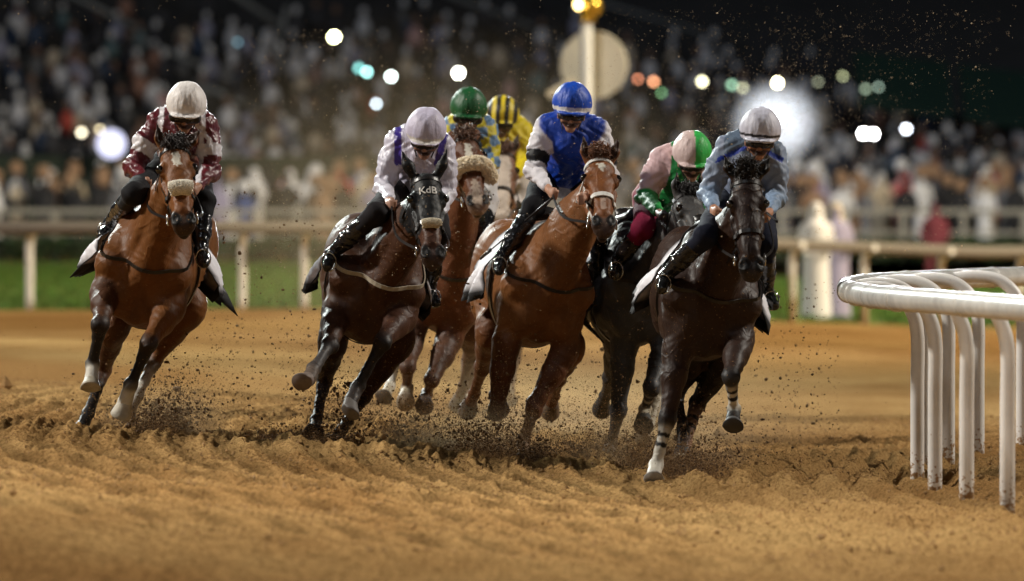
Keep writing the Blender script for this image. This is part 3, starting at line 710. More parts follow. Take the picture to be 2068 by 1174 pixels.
    if s.get('nose') == 'fleece':
        a0, rr = s.get('fl', (.33, .036)); mb = MB(); c0 = H(a0, -.07, 0)
        rg = ring(hs, c0, Nn, Hs, 44, .3, rr * .5, -R(s.get('fang', 112)), R(s.get('fang', 112))); n_ = len(rg)
        fr = np.random.default_rng(5); tint = s.get('fcol', (.62, .50, .33))
        cen = np.mean(rg, 0); mb.tube([p_ + N(p_ - c0) * rr * .30 for p_ in rg], rr * .80, 12, tuple(np.array(tint) * .8))
        for i in range(n_):
            tp = N(rg[min(i + 1, n_ - 1)] - rg[max(i - 1, 0)]); o = N(rg[i] - c0)
            for j in range(int(16 + 500 * rr)):
                th = fr.uniform(0, 2 * math.pi); dd = o * math.cos(th) + A * math.sin(th); b0 = rg[i] + o * rr * .30 + dd * rr * .80 + tp * fr.normal(0, .004)
                dd = N(dd + fr.normal(0, .28, 3)); cl = tuple(np.array(tint) * fr.uniform(.7, 1.2))
                mb.tube([b0 - dd * .006, b0 + dd * .006, b0 + dd * .014], [.008, .007, .0015], 4, cl)
        mb.build('sheepskin_noseband', M['fleece'], root)
    if s.get('nose') != 'fleece' or s.get('fang'):
        mb = MB(); a0 = .32; c0 = H(a0, -.085, 0); rg = ring(hs, c0, Nn, Hs, 40, .3, .006); strap(mb, rg, s.get('nw', .024), .008, c0); mb.build('noseband', M[s.get('nmat', s.get('bridle', 'leather'))], root, smooth=False)
    mb = MB()
    for b in bits:
        o = N(b - H(.435, -.08, 0)); t_ = [b + o * .018 + (A * math.cos(x) + Nn * math.sin(x)) * .032 for x in np.linspace(0, 2 * math.pi, 17)]; mb = MB(); mb.tube(t_, .0055, 6, cap=False); mb.build('bit_ring', M['steel'], root)
    pass
    # ---- breast strap round the base of the neck
    if s.get('breast', True):
        mb = MB(); bc = T(-.36, 0, .22); tl = s.get('bt', 1.12); a1 = Sd; b1 = N(-U * math.cos(tl) + F * math.sin(tl))
        rg = ring(hs, bc, a1, b1, 44, .55, .008, -R(4), R(184)); strap(mb, rg, s.get('bsw', .022), .006, bc); mb.build('breast_strap', M[s.get('bsm', 'leather')], root, smooth=False)
    # girth
    mb = MB(); gc = T(-.62, 0, .05); rg = ring(hs, gc, Sd, U, 60, .6, .010); strap(mb, rg, .07, .008, gc); mb.build('girth', M['leather'], root, smooth=False)
    # saddle cloth
    V = []; Fc = []; cols = []; nx, nth = 14, 33
    xs = np.linspace(-.55, -1.12, nx); edge = np.array(s.get('cedge', (.01, .01, .012))); cin = np.array(s.get('ccol', (.72, .70, .74)))
    ths = np.linspace(-R(122), R(122), nth)
    for i, x_ in enumerate(xs):
        cen = T(x_, 0, .05); dr = np.outer(np.sin(ths), Sd) + np.outer(np.cos(ths), U)
        p = march(hs, np.tile(cen, (nth, 1)), dr, .6, .016)
        for j in range(nth):
            fl_ = max(0, abs(ths[j]) - R(62)) / R(60); w_ = .022 + .10 * fl_ ** 1.3 * s.get('flap', 1.0) * (.6 + .5 * math.sin(i * .9 + j * .8 + D)) + .05 * fl_ * (i / nx)
            V.append(p[j] + dr[j] * w_ + np.array([0, 0, .06]) * fl_ * s.get('flap', 1.0)); cols.append(edge if (i < 1 or i >= nx - 1 or j < 2 or j >= nth - 2) else cin)
    V = np.array(V); Fq = [(i * nth + j, i * nth + j + 1, (i + 1) * nth + j + 1, (i + 1) * nth + j) for i in range(nx - 1) for j in range(nth - 1)]
    me = mesh_np('saddle_cloth', V, np.array(Fq), True, np.array(cols)); so = link('saddle_cloth', me, M['cloth'], root)
    md = so.modifiers.new('thickness', 'SOLIDIFY'); md.thickness = .006; md.offset = 0
    # saddle
    ss = Sculpt(); ss.cap(T(-.66, 0, .47), T(-.98, 0, .44), .06, .07, (.015, .012, .011), w=Sd, f=1.8, k=.03); ss.ell(T(-.66, 0, .50), (.05, .09, .05), ax, (.015, .012, .011)); ss.ell(T(-1.0, 0, .50), (.04, .13, .04), ax, (.015, .012, .011))
    link('saddle', ss.mesh('saddle', .014), M['leather'], root)
    s['_'] = dict(T=T, H=H, sk=sk, root=root, bits=bits, O=O, F=F, U=U, Sd=Sd, A=A, Nn=Nn, Hs=Hs, hs=hs)
    return root

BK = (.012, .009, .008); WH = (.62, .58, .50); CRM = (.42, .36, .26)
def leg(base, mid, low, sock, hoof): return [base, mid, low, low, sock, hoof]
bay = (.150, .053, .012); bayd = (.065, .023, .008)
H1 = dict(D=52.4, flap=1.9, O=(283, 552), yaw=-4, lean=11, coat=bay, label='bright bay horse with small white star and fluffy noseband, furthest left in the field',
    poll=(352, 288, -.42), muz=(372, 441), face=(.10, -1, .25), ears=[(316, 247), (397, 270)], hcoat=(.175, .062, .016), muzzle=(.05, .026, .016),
    marks=[(.07, .17, .022, .016, WH)], nose='fleece', fl=(.335, .044), fang=27, fcol=(.80, .74, .62), tail=(386, 618), mane=(.018, .008, .005),
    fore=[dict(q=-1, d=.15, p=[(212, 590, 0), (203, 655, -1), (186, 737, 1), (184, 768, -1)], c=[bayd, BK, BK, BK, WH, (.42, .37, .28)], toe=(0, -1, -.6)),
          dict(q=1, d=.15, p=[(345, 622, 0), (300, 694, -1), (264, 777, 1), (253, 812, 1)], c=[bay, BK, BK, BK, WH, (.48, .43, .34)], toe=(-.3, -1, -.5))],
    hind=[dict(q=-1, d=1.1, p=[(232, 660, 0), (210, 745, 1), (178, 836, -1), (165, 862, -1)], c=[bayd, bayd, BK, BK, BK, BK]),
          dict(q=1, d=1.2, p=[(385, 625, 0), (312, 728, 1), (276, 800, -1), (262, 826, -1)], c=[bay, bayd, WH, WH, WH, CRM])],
    vox=.0115)
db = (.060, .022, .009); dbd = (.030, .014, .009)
H2 = dict(D=52.4, O=(762, 583), yaw=4, lean=13, coat=db, hood=True, label='dark bay horse in a black lettered hood with black ears',
    poll=(861, 348, -.40), muz=(876, 508), face=(.12, -1, .22), ears=[(806, 292), (905, 297)], ecol=np.array((.006, .006, .007)), hcoat=(.075, .028, .014), muzzle=(.05, .03, .025), earhole=False,
    nose='fleece', fl=(.345, .022), fang=26, fcol=(.60, .52, .38), bsm='webbing', bsw=.026, mane=BK, forelock=0,
    fore=[dict(q=-1, d=.15, p=[(680, 633, 0), (666, 697, -1), (634, 745, -1), (624, 764, -1)], c=[db, BK, (.05, .045, .045), (.04, .035, .035), (.10, .075, .06), (.16, .12, .10)], toe=(-.6, -1, -.3)),
          dict(q=1, d=.15, p=[(812, 640, 0), (773, 690, -1), (722, 782, 1), (708, 812, -1)], c=[(.06, .022, .011), BK, BK, BK, (.04, .03, .026), (.10, .085, .075)], toe=(0, -1, -1.2))],
    hind=[dict(q=-1, d=1.1, p=[(672, 690, 0), (655, 768, 1), (638, 850, -1), (634, 868, -1)], c=[dbd, dbd, BK, BK, BK, BK]),
          dict(q=1, d=1.2, p=[(806, 690, 0), (735, 800, 1), (690, 868, -1), (679, 888, -1)], c=[db, dbd, BK, BK, BK, BK])])
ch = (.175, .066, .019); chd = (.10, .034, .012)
H3 = dict(D=53.6, O=(1112, 592), yaw=9, lean=9, coat=ch, label='chestnut horse in white bridle with white star, under the blue-clad jockey',
    poll=(1212, 314, -.42), muz=(1221, 443), face=(.10, -1, .35), ears=[(1178, 274), (1248, 280)], hcoat=(.19, .066, .020), muzzle=(.085, .05, .038),
    marks=[(.075, .135, .022, .014, WH), (.32, .44, .012, .018, (.40, .28, .22))], bridle='white_strap', bw=.024, nw=.034, mane=(.16, .06, .022), forelock=80, flup=.05, nk=1.12, fl_len=.7,
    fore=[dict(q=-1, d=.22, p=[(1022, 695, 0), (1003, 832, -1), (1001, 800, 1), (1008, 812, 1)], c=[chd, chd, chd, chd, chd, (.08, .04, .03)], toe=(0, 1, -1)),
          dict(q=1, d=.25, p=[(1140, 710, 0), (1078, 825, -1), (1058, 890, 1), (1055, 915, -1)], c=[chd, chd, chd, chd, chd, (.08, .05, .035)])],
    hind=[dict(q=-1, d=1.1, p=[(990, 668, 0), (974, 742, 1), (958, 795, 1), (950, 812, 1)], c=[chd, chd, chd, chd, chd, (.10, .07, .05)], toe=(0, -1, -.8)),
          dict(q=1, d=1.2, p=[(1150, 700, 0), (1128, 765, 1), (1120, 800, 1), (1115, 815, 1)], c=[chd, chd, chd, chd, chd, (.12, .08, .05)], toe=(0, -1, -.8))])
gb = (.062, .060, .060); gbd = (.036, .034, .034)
wb = bands(WH, (.012, .011, .011), [(.18, .30), (.46, .60)])
H4 = dict(D=54.0, O=(1312, 592), yaw=9, lean=8, coat=gb, label='dark grey-brown horse half hidden behind the leading dark horse',
    poll=(1396, 385, -.30), muz=(1434, 500), face=(.45, -1, .2), ears=[(1368, 362), (1412, 372)], hcoat=gb, muzzle=(.02, .02, .02), mane=BK,
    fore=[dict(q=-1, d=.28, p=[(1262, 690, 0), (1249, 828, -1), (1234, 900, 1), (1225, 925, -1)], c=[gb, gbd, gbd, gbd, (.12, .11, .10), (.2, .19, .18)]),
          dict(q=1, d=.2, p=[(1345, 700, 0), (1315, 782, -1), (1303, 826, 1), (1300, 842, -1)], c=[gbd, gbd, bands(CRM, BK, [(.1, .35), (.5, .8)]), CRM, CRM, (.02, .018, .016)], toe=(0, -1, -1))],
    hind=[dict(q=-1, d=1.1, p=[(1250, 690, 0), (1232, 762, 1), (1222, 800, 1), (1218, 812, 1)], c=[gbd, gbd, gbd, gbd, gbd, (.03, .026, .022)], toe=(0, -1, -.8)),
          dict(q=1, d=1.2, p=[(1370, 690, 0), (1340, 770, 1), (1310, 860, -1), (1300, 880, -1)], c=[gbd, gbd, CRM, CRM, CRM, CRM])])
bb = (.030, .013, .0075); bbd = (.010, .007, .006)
H5 = dict(D=50.9, flap=1.3, O=(1440, 615), yaw=3, lean=9, coat=bb, label='almost black brown horse leading on the right, white banded leg wraps',
    poll=(1508, 352, -.42), muz=(1519, 538), face=(.06, -1, .16), ears=[(1462, 314), (1554, 318)], hcoat=(.024, .011, .008), muzzle=(.03, .022, .02), mane=BK, forelock=90, flup=.07, fl_len=.6,
    fore=[dict(q=-1, d=.2, p=[(1368, 710, 0), (1349, 845, -1), (1325, 940, 1), (1321, 962, -1)], c=[bb, bbd, wb, WH, WH, (.40, .37, .33)]),
          dict(q=1, d=.15, p=[(1492, 690, 0), (1476, 762, -1), (1482, 828, 1), (1480, 852, -1)], c=[bb, (.03, .03, .03), wb, CRM, BK, (.035, .033, .032)])],
    hind=[dict(q=-1, d=1.2, p=[(1395, 720, 0), (1365, 800, 1), (1380, 870, -1), (1378, 905, -1)], c=[bbd, bbd, bbd, BK, BK, BK]),
          dict(q=1, d=1.2, p=[(1462, 725, 0), (1408, 815, 1), (1384, 895, -1), (1378, 922, -1)], c=[bbd, bbd, bands((.36, .20, .13), BK, [(.30, .42), (.58, .70)]), (.36, .20, .13), (.36, .20, .13), CRM])])
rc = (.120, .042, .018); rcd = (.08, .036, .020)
H6 = dict(D=57.4, O=(908, 572), yaw=0, lean=6, coat=rc, label='chestnut horse with wide fawn sheepskin noseband, behind the hooded horse',
    poll=(938, 270, -.40), muz=(966, 402), face=(.12, -1, .22), ears=[(908, 262, .15), (962, 260, .15)], hcoat=(.11, .04, .018), muzzle=(.22, .15, .12), earhole=False,
    marks=[(.09, .19, .020, .020, WH), (.36, .56, .02, .03, (.36, .28, .22))], nose='fleece', fl=(.27, .050), fcol=(.86, .74, .54), mane=(.11, .045, .02), vox=.013, nk=1.0,
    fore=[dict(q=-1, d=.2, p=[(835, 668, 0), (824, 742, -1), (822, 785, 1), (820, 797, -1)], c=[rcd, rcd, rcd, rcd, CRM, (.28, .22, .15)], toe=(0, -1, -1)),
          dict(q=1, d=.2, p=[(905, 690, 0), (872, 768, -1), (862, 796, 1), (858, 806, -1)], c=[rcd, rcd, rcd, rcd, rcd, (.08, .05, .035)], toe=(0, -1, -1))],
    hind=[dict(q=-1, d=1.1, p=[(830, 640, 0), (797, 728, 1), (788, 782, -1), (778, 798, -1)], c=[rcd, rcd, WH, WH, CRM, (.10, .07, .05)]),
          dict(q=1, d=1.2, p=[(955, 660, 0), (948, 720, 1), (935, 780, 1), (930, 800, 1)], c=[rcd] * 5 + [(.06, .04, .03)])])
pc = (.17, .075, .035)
H7 = dict(D=62.7, O=(1000, 560), yaw=4, lean=6, coat=pc, label='bald-faced chestnut horse at the back, mostly hidden in the dust',
    poll=(1016, 300, -.30), muz=(1012, 430), face=(.0, -1, .2), ears=[(990, 285), (1042, 285)], hcoat=(.20, .10, .06), muzzle=(.5, .36, .30), vox=.016, mane=(.10, .04, .02),
    marks=[(.02, .58, .050, .060, (.55, .46, .38))],
    fore=[dict(q=-1, d=.2, p=[(965, 660, 0), (955, 745, -1), (950, 800, 1), (948, 815, -1)], c=[rcd] * 4 + [CRM, CRM]),
          dict(q=1, d=.2, p=[(1040, 660, 0), (1030, 740, -1), (1022, 780, 1), (1020, 795, -1)], c=[rcd] * 4 + [CRM, CRM])],
    hind=[dict(q=-1, d=1.2, p=[(970, 640, 0), (945, 730, 1), (935, 800, -1), (930, 815, -1)], c=[rcd] * 6),
          dict(q=1, d=1.2, p=[(1050, 640, 0), (1040, 720, 1), (1030, 790, -1), (1028, 805, -1)], c=[rcd] * 6)])
HORSES = [H1, H2, H3, H4, H5, H6, H7]
for h_ in HORSES: make_horse(h_)

# ------------------------------------------------------------------ jockeys
JG = 'jockeys riding in the race'
def make_jockey(h, j):
    D = h['D']; I = h['_']; Q = lambda p: P(p[0], p[1], D + p[2])
    hc = Q(j['helm']); sh = [Q(p) for p in j['sh']]; el = [Q(p) for p in j['el']]; ha = [Q(p) for p in j['ha']]; hp = [Q(p) for p in j['hip']]; kn = [Q(p) for p in j['kn']]; an = [Q(p) for p in j['an']]
    def outside(p, r):
        p = np.array(p, float); d0 = p.copy(); cam0 = np.array([0, 0, HCAM]); dr = N(cam0 - p)
        for _ in range(60):
            if I['hs'].dist(p[None])[0] > r: break
            p = p + dr * .02
        return p
    kn = [outside(p, .075) for p in kn]; an = [outside(p, .055) for p in an]; ha = [outside(p, .03) for p in ha]
    root = empty('jockey', (hp[0] + hp[1]) / 2, j['label'], 'person', JG)
    hU = N(np.array([j.get('tilt', .08), -.10 - j.get('nod', .0), 1.0])); hF = N(np.array([j.get('turn', 0.0), -1, 0])); hF = N(hF - hU * (hF @ hU)); hS = np.cross(hU, hF); hax = np.array([hS, hF, hU])
    if hS[0] < 0: hS = -hS
    E = lambda s_, f_, u_: hc + hS * s_ + hF * f_ + hU * u_
    skn = np.array(j.get('skin', (.36, .19, .12))) * 1.25; inner = np.array((.3, .28, .26))
    b = Sculpt(); chest = (sh[0] + sh[1]) / 2; pel = (hp[0] + hp[1]) / 2
    # head with a face
    b.ell(E(0, 0, -.055), (.076, .095, .115), hax, skn, k=.02); b.cap(E(0, .035, -.12), E(0, .055, -.172), .050, .028, skn, k=.03, w=hS, f=1.15)
    b.cap(E(0, .090, -.085), E(0, .107, -.122), .010, .0155, skn, k=.014); b.ell(E(0, .10, -.128), (.020, .014, .010), hax, skn * .9, k=.008)
    b.ell(E(0, .088, -.150), (.026, .012, .008), hax, (.24, .08, .06), k=.006); b.ell(E(0, .091, -.146), (.024, .006, .002), hax, (.05, .02, .015), k=.004, cut=True)
    for q in (-1, 1):
        b.ell(E(q * .031, .098, -.085), (.016, .012, .010), hax, skn * .6, k=.01, cut=True); b.ell(E(q * .079, -.005, -.095), (.010, .020, .032), hax, skn, k=.01)
        b.ell(E(q * .042, .070, -.118), (.025, .02, .022), hax, skn, k=.02)
    b.cap(E(0, -.03, -.11), lerp(chest, E(0, -.03, -.11), .15) + np.array([0, 0, .02]), .052, .058, skn, k=.03)
    b.cap(chest, pel, .11, .10, inner, k=.05, w=hS, f=1.2)
    for i in (0, 1):
        b.cap(sh[i], el[i], .045, .036, inner, k=.03); b.cap(el[i], ha[i], .036, .025, lambda t, V: np.where((t > .5)[:, None], skn, inner), k=.02); b.cap(chest, sh[i], .07, .05, inner, k=.03)
        b.cap(hp[i], kn[i], .075, .055, inner, k=.04); b.cap(kn[i], an[i], .05, .035, inner, k=.03); b.cap(pel, hp[i], .09, .08, inner, k=.04)
        # hand closed round the rein
        fd = N(ha[i] - el[i]); gc = np.array(j.get('glove', skn * .9)); dn = N(np.array([0, -.3, -1.0]) - fd * (fd @ np.array([0, -.3, -1.0]))); sd = np.cross(fd, dn)
        b.ell(ha[i] + fd * .035, (.042, .032, .020), np.array([fd, dn, sd]), gc, k=.012)
        for f_, (ln, of) in enumerate(((.034, -.026), (.038, -.009), (.036, .008), (.029, .024))):
            k0 = ha[i] + fd * .070 + dn * of; k1 = k0 + fd * ln * .4 + sd * .022 * (1 if i == 0 else -1); k2 = k1 - fd * ln * .8 + sd * .012 * (1 if i == 0 else -1)
            b.cap(ha[i] + fd * .05 + dn * of * .9, k0, .0095, .0095, gc, k=.004); b.cap(k0, k1, .0092, .0088, gc, k=.004); b.cap(k1, k2, .0085, .0075, gc, k=.003)
        t0 = ha[i] + fd * .03 - dn * .026; b.cap(t0, t0 + fd * .03 - dn * .012 + sd * .012 * (1 if i == 0 else -1), .011, .010, gc, k=.006); b.cap(t0 + fd * .03 - dn * .012, t0 + fd * .052 - dn * .002 + sd * .018 * (1 if i == 0 else -1), .0095, .008, gc, k=.004)
    link('body', b.mesh('body', .0075 if j.get('near', True) else .012, smooth=1), M['skin'], root)
    # jacket
    js = Sculpt(); C0 = j['jc']; sl = j['sl']; up = chest + np.array([0, .04, .0])
    js.cap(up, pel + (up - pel) * .15, .150, .135, C0, k=.06, w=hS, f=1.18, f2=1.0)
    js.cap(sh[0] + (chest - sh[0]) * .25, sh[1] + (chest - sh[1]) * .25, .105, .105, C0, k=.05)
    js.cap(chest + np.array([0, -.03, -.07]), pel + (up - pel) * .4 + np.array([0, -.03, -.10]), .12, .10, C0, k=.06)
    for i in (0, 1):
        a, b_ = sh[i], el[i]; m_ = lerp(a, b_, .5) + np.array([(-.012, .012)[i], 0, 0])
        js.cap(a, b_, .078, .060, sl[i][0], k=.035); js.ell(m_, (.072, .078, .10), None, None, k=.04); js.ell(b_ + np.array([0, .01, -.01]), (.062, .064, .058), None, None, k=.03)
        wr = el[i] + (ha[i] - el[i]) * .82; js.cap(b_, wr, .060, .036, sl[i][1], k=.03)
    js.cap(lerp(chest, hc, .35) - np.array([0, -.02, .03]), chest, .065, .10, j.get('collar', C0), k=.04)
    ph = D
    def folds(V):
        out = np.zeros(len(V)); 
        for i in (0, 1):
            dl = np.linalg.norm(V - el[i], axis=1); ax_ = N(sh[i] - el[i]); s_ = (V - el[i]) @ ax_; g = np.exp(-(dl / .16) ** 2); out += g * .0055 * np.sin(s_ * 95 + 3 * np.sin(V[:, 0] * 34 + ph) + V[:, 1] * 20)
        out += .004 * np.sin(V[:, 2] * 44 + 4 * np.sin(V[:, 0] * 15 + ph) + V[:, 1] * 12) * np.sin(V[:, 0] * 23 + V[:, 1] * 17 + ph) + .003 * np.sin(V[:, 0] * 80 + 5 * np.sin(V[:, 2] * 33))
        return out
    fr = dict(chest=chest, sh=sh, el=el, hc=hc, pel=pel, S=N(sh[1] - sh[0]))
    link('jacket', js.mesh('jacket', .0095 if j.get('near', True) else .013, folds, (lambda V, c: j['pat'](V, c, fr)) if 'pat' in j else None, tau=.002), M[j.get('jm', 'silk')], root)
    # breeches
    bs = Sculpt(); bc = np.array(j.get('br', (.6, .58, .6))); tc_ = np.array(j.get('thigh', bc))
    bs.cap(pel - np.array([0, 0, .02]), pel + (up - pel) * .3, .135, .12, bc, k=.05, w=hS, f=1.15)
    for i in (0, 1):
        wv = (1 if i else -1)
        bs.cap(hp[i], kn[i], .10, .072, lambda t, V: np.where((t < .45)[:, None], bc, tc_) if False else np.tile(tc_, (len(t), 1)), k=.04); bs.cap(kn[i], lerp(kn[i], an[i], .35), .070, .055, tc_, k=.03); bs.ell(hp[i] + np.array([0, .06, 0]), (.11, .14, .12), None, bc, k=.05)
    link('breeches', bs.mesh('breeches', .013, lambda V: .003 * np.sin(V[:, 2] * 60 + V[:, 0] * 40)), M['breech'], root)
    for i in (0, 1):
        bo = Sculpt(); k_, a_ = kn[i], an[i]; ld = N(a_ - k_); st = k_ + ld * .12; toe = N(np.array([I['F'][0] + (.25 if i else -.25), -1, -.35])); bk = (.01, .01, .01)
        bo.cap(st, lerp(st, a_, .5), .060, .056, bk, k=.02); bo.cap(lerp(st, a_, .5), a_, .056, .038, bk, k=.02); bo.cap(a_, a_ + toe * .15 - np.array([0, 0, .03]), .040, .034, bk, k=.025); bo.ell(a_ - toe * .035 - np.array([0, 0, .035]), (.035, .04, .03), None, bk, k=.02)
        link('boot', bo.mesh('boot', .009, lambda V: .0025 * np.sin(V[:, 2] * 85 + V[:, 0] * 30 + 3 * np.sin(V[:, 1] * 40))), M['boot'], root)
        # stirrup: belongs to the horse's saddle
        mb = MB(); c_ = a_ + toe * .10 + np.array([0, 0, -.02]); t_ = [c_ + np.array([math.cos(x) * .046, 0, math.sin(x) * .058]) for x in np.linspace(0, 2 * math.pi, 15)]; mb.tube(t_, .0045, 6, cap=False)
        so_ = mb.build('stirrup', M['steel'], I['root'])
        mb = MB(); tp = march(I['hs'], np.array([I['T'](-.72, 0, .2)]), np.array([I['Sd'] * (1 if i else -1) + I['U'] * .35]), .5, .03)[0]
        strap(mb, curve([tp, lerp(tp, c_, .5) + I['Sd'] * (.03 if i else -.03), c_ + np.array([0, 0, .058])], 10), .022, .006, nrm=np.tile(np.array([0, -1.0, 0]), (10, 1))); mb.build('stirrup_leather', M['leather'], I['root'], smooth=False)
    # helmet
    hs_ = Sculpt(); hcol = j['hc']
    hs_.ell(E(0, 0, 0), (.119, .145, .122), hax, (1, 1, 1), k=.01); hs_.ell(E(0, -.01, -.03), (.121, .150, .10), hax, (1, 1, 1), k=.03)
    hs_.plane(E(0, 0, -.078), -hU, None, .008)
    hs_.ell(E(0, .075, -.070), (.098, .105, .016), hax, (1, 1, 1), k=.012); hs_.ell(E(0, 0, .123), (.012, .012, .007), hax, (1, 1, 1), k=.008)
    def hfn(V, c):
        l = V - hc; s_, f_, u_ = l @ hS, l @ hF, l @ hU; return hcol(s_, f_, u_)
    seam = lambda V: .0022 * np.sin(((V - hc) @ hS) * 60 + 2) * np.sin(((V - hc) @ hU) * 34 + 1) - .0035 * np.exp(-(((V - hc) @ hS) / .005) ** 2)
    link('helmet', hs_.mesh('helmet', .0075, seam, hfn), M['hcover'], root)
    # goggles with strap, chin strap
    gs = Sculpt(); gk = (.012, .011, .011)
    gs.cap(E(-.062, .062, -.094), E(-.02, .100, -.096), .025, .025, gk, k=.01); gs.cap(E(.062, .062, -.094), E(.02, .100, -.096), .025, .025, gk, k=.01); gs.cap(E(-.03, .10, -.094), E(.03, .10, -.094), .021, .021, gk, k=.01)
    if j.get('visor'): gs.cap(E(-.068, .085, -.088), E(.068, .085, -.088), .034, .034, gk, k=.01)
    for q in (-1, 1): gs.cap(E(q * .062, .062, -.09), E(q * .085, -.03, -.075), .013, .012, gk, k=.01); gs.cap(E(q * .083, .01, -.085), E(q * .045, .06, -.178), .006, .006, gk, k=.004)
    g = link('goggles', gs.mesh('goggles', .006), M['leather'], root)
    mb = MB()
    for q in (-1, 1): mb.ell(E(q * .036, .114, -.094), (.027, .012, .017), ax=hax)
    mb.build('lens', M['lens'], g)
    # reins run from the bit to the hands, part of the bridle
    mb = MB()
    for i in (0, 1):
        b0 = I['bits'][i]; e0 = ha[i] + N(ha[i] - el[i]) * .06; mid = lerp(b0, e0, .5) + np.array([(-.05, .05)[i], 0, -.05])
        pp = curve([b0, mid, e0], 18); strap(mb, pp, .016, .005, nrm=np.tile(np.array([(-1., 1.)[i], -.6, .2]), (18, 1)))
    mb.build('reins', M[h.get('rein', 'leather')], I['root'], smooth=False)

def solid(c): c = np.array(c); return lambda s_, f_, u_: np.tile(c, (len(s_), 1))
def hel(c, band=None, bc=(.02, .02, .02), quarters=None, stripes=None, brim=None):
    def f(s_, f_, u_):
        o = np.tile(np.array(c, float), (len(s_), 1))
        if quarters is not None: o[s_ > .004] = quarters
        if stripes is not None: o[np.sin((s_ + .016) * 2 * math.pi / .064) > .05] = stripes
        if band is not None:
            m = (u_ > band[0]) & (u_ < band[1]); o[m] = bc
        if brim is not None: o[u_ < -.068] = brim
        return o
    return f
mar = (.095, .007, .013); wht = (.66, .63, .66)
def pat1(V, c, f):
    d = (V - f['chest']); x = d @ f['S']; z = V[:, 2] - f['chest'][2]; c = c.copy()
    m = (np.abs(np.abs(x) - .13 - .25 * np.clip(-z, -1, 1) * 0) < .016) & (np.abs(x) < .16); c[m] = wht
    x0 = np.abs(x) + z * .9; c[(np.abs(x0 - .10) < .02) & (x > 0) & (x < .2)] = wht; return c
def pat2(V, c, f):
    d = (V - f['chest']); x = d @ f['S']; z = V[:, 2] - f['chest'][2]; c = c.copy()
    c[(np.abs(np.abs(x) - .135 - .12 * z) < .022) & (z > -.12)] = (.05, .025, .25); return c
def pat4(V, c, f):
    d = (V - f['chest']); x = d @ f['S']; c = c.copy(); c[np.abs(x) < .10] = (.012, .20, .045); return c
def pat5(V, c, f):
    d = (V - f['chest']); x = d @ f['S']; z = V[:, 2] - f['chest'][2]; c = c.copy()
    c[(np.abs(x) < .17) & (z > .0)] = (.10, .14, .20); c[(np.abs(np.abs(x) * .5 + z - .055) < .016) & (np.abs(x) < .2)] = (.01, .035, .30); return c
def pat6(V, c, f):
    d = (V - f['chest']); x = d @ f['S']; z = V[:, 2] - f['chest'][2]; c = c.copy(); m = (np.abs(x) < .235)
    ck = (np.floor((x + z * .3) / .062) + np.floor((z - x * .25) / .075)) % 2 > .5
    c[m & ck] = (.50, .42, .02); c[m & ~ck] = (.10, .19, .33); return c
slv = lambda a, b: [(a, b), (a, b)]
J1 = dict(helm=(377, 204, .28), sh=[(320, 252, .5), (416, 258, .5)], el=[(270, 337, .42), (424, 345, .42)], ha=[(290, 366, .14), (398, 380, .14)], hip=[(330, 335, 1.0), (392, 338, 1.0)],
    kn=[(270, 392, .58), (412, 408, .55)], an=[(222, 452, .88), (406, 505, .85)], label='jockey in maroon silks with white arm bands and white cap', jc=mar, sl=slv(bands(mar, wht, [(.45, .72)]), mar),
    pat=pat1, jm='satin', thigh=(.012, .012, .014), br=(.012, .012, .014), hc=hel((.74, .70, .68)), visor=True, skin=(.30, .15, .09), nod=.12)
J2 = dict(helm=(861, 256, .22), sh=[(803, 290, .5), (893, 300, .5)], el=[(775, 378, .45), (900, 392, .45)], ha=[(788, 410, .08), (888, 436, .08)], hip=[(812, 372, 1.0), (866, 372, 1.0)],
    kn=[(760, 432, .55), (886, 470, .5)], an=[(670, 512, .95), (866, 586, .8)], label='jockey in shiny lilac-white silks with purple shoulder strips and lilac cap', jc=(.56, .53, .64), sl=slv((.60, .58, .68), (.62, .60, .68)),
    pat=pat2, jm='satin', thigh=(.014, .012, .014), br=(.45, .42, .5), hc=hel((.56, .52, .66), band=(-.064, -.040), bc=(.60, .56, .52)), skin=(.30, .16, .11), nod=.2)
J3 = dict(helm=(1156, 204, .28), sh=[(1102, 262, .5), (1208, 268, .5)], el=[(1080, 343, .40), (1228, 350, .45)], ha=[(1110, 385, .10), (1180, 400, .10)], hip=[(1105, 352, 1.0), (1172, 352, 1.0)],
    kn=[(1078, 418, .55), (1206, 430, .5)], an=[(1012, 520, .95), (1212, 560, .85)], label='jockey in royal blue silks with white sleeves and black armband', jc=(.004, .036, .30), sl=[(bands(wht, (.008, .008, .01), [(.60, .88)]), wht)] * 2,
    thigh=(.008, .008, .010), br=(.5, .48, .5), hc=hel((.004, .06, .45), band=(-.058, -.032), bc=(.66, .64, .64)), skin=(.38, .20, .13))
grn = (.015, .30, .06); pnk = (.62, .42, .42)
J4 = dict(helm=(1398, 302, .20), sh=[(1335, 325, .45), (1425, 338, .5)], el=[(1305, 398, .40), (1440, 415, .4)], ha=[(1335, 435, .10), (1400, 452, .1)], hip=[(1312, 402, 1.0), (1360, 404, 1.0)],
    kn=[(1300, 460, .55), (1425, 490, .5)], an=[(1246, 530, .9), (1420, 580, .8)], label='crouched jockey in pink and green silks with quartered pink and green cap', jc=pnk, sl=slv(pnk, grn),
    pat=pat4, thigh=(.16, .008, .035), br=(.55, .38, .38), glove=(.01, .01, .012), hc=hel((.62, .47, .44), quarters=(.03, .42, .07)), skin=(.36, .2, .15), tilt=.05, nod=.18, turn=.1)
lb = (.20, .24, .34)
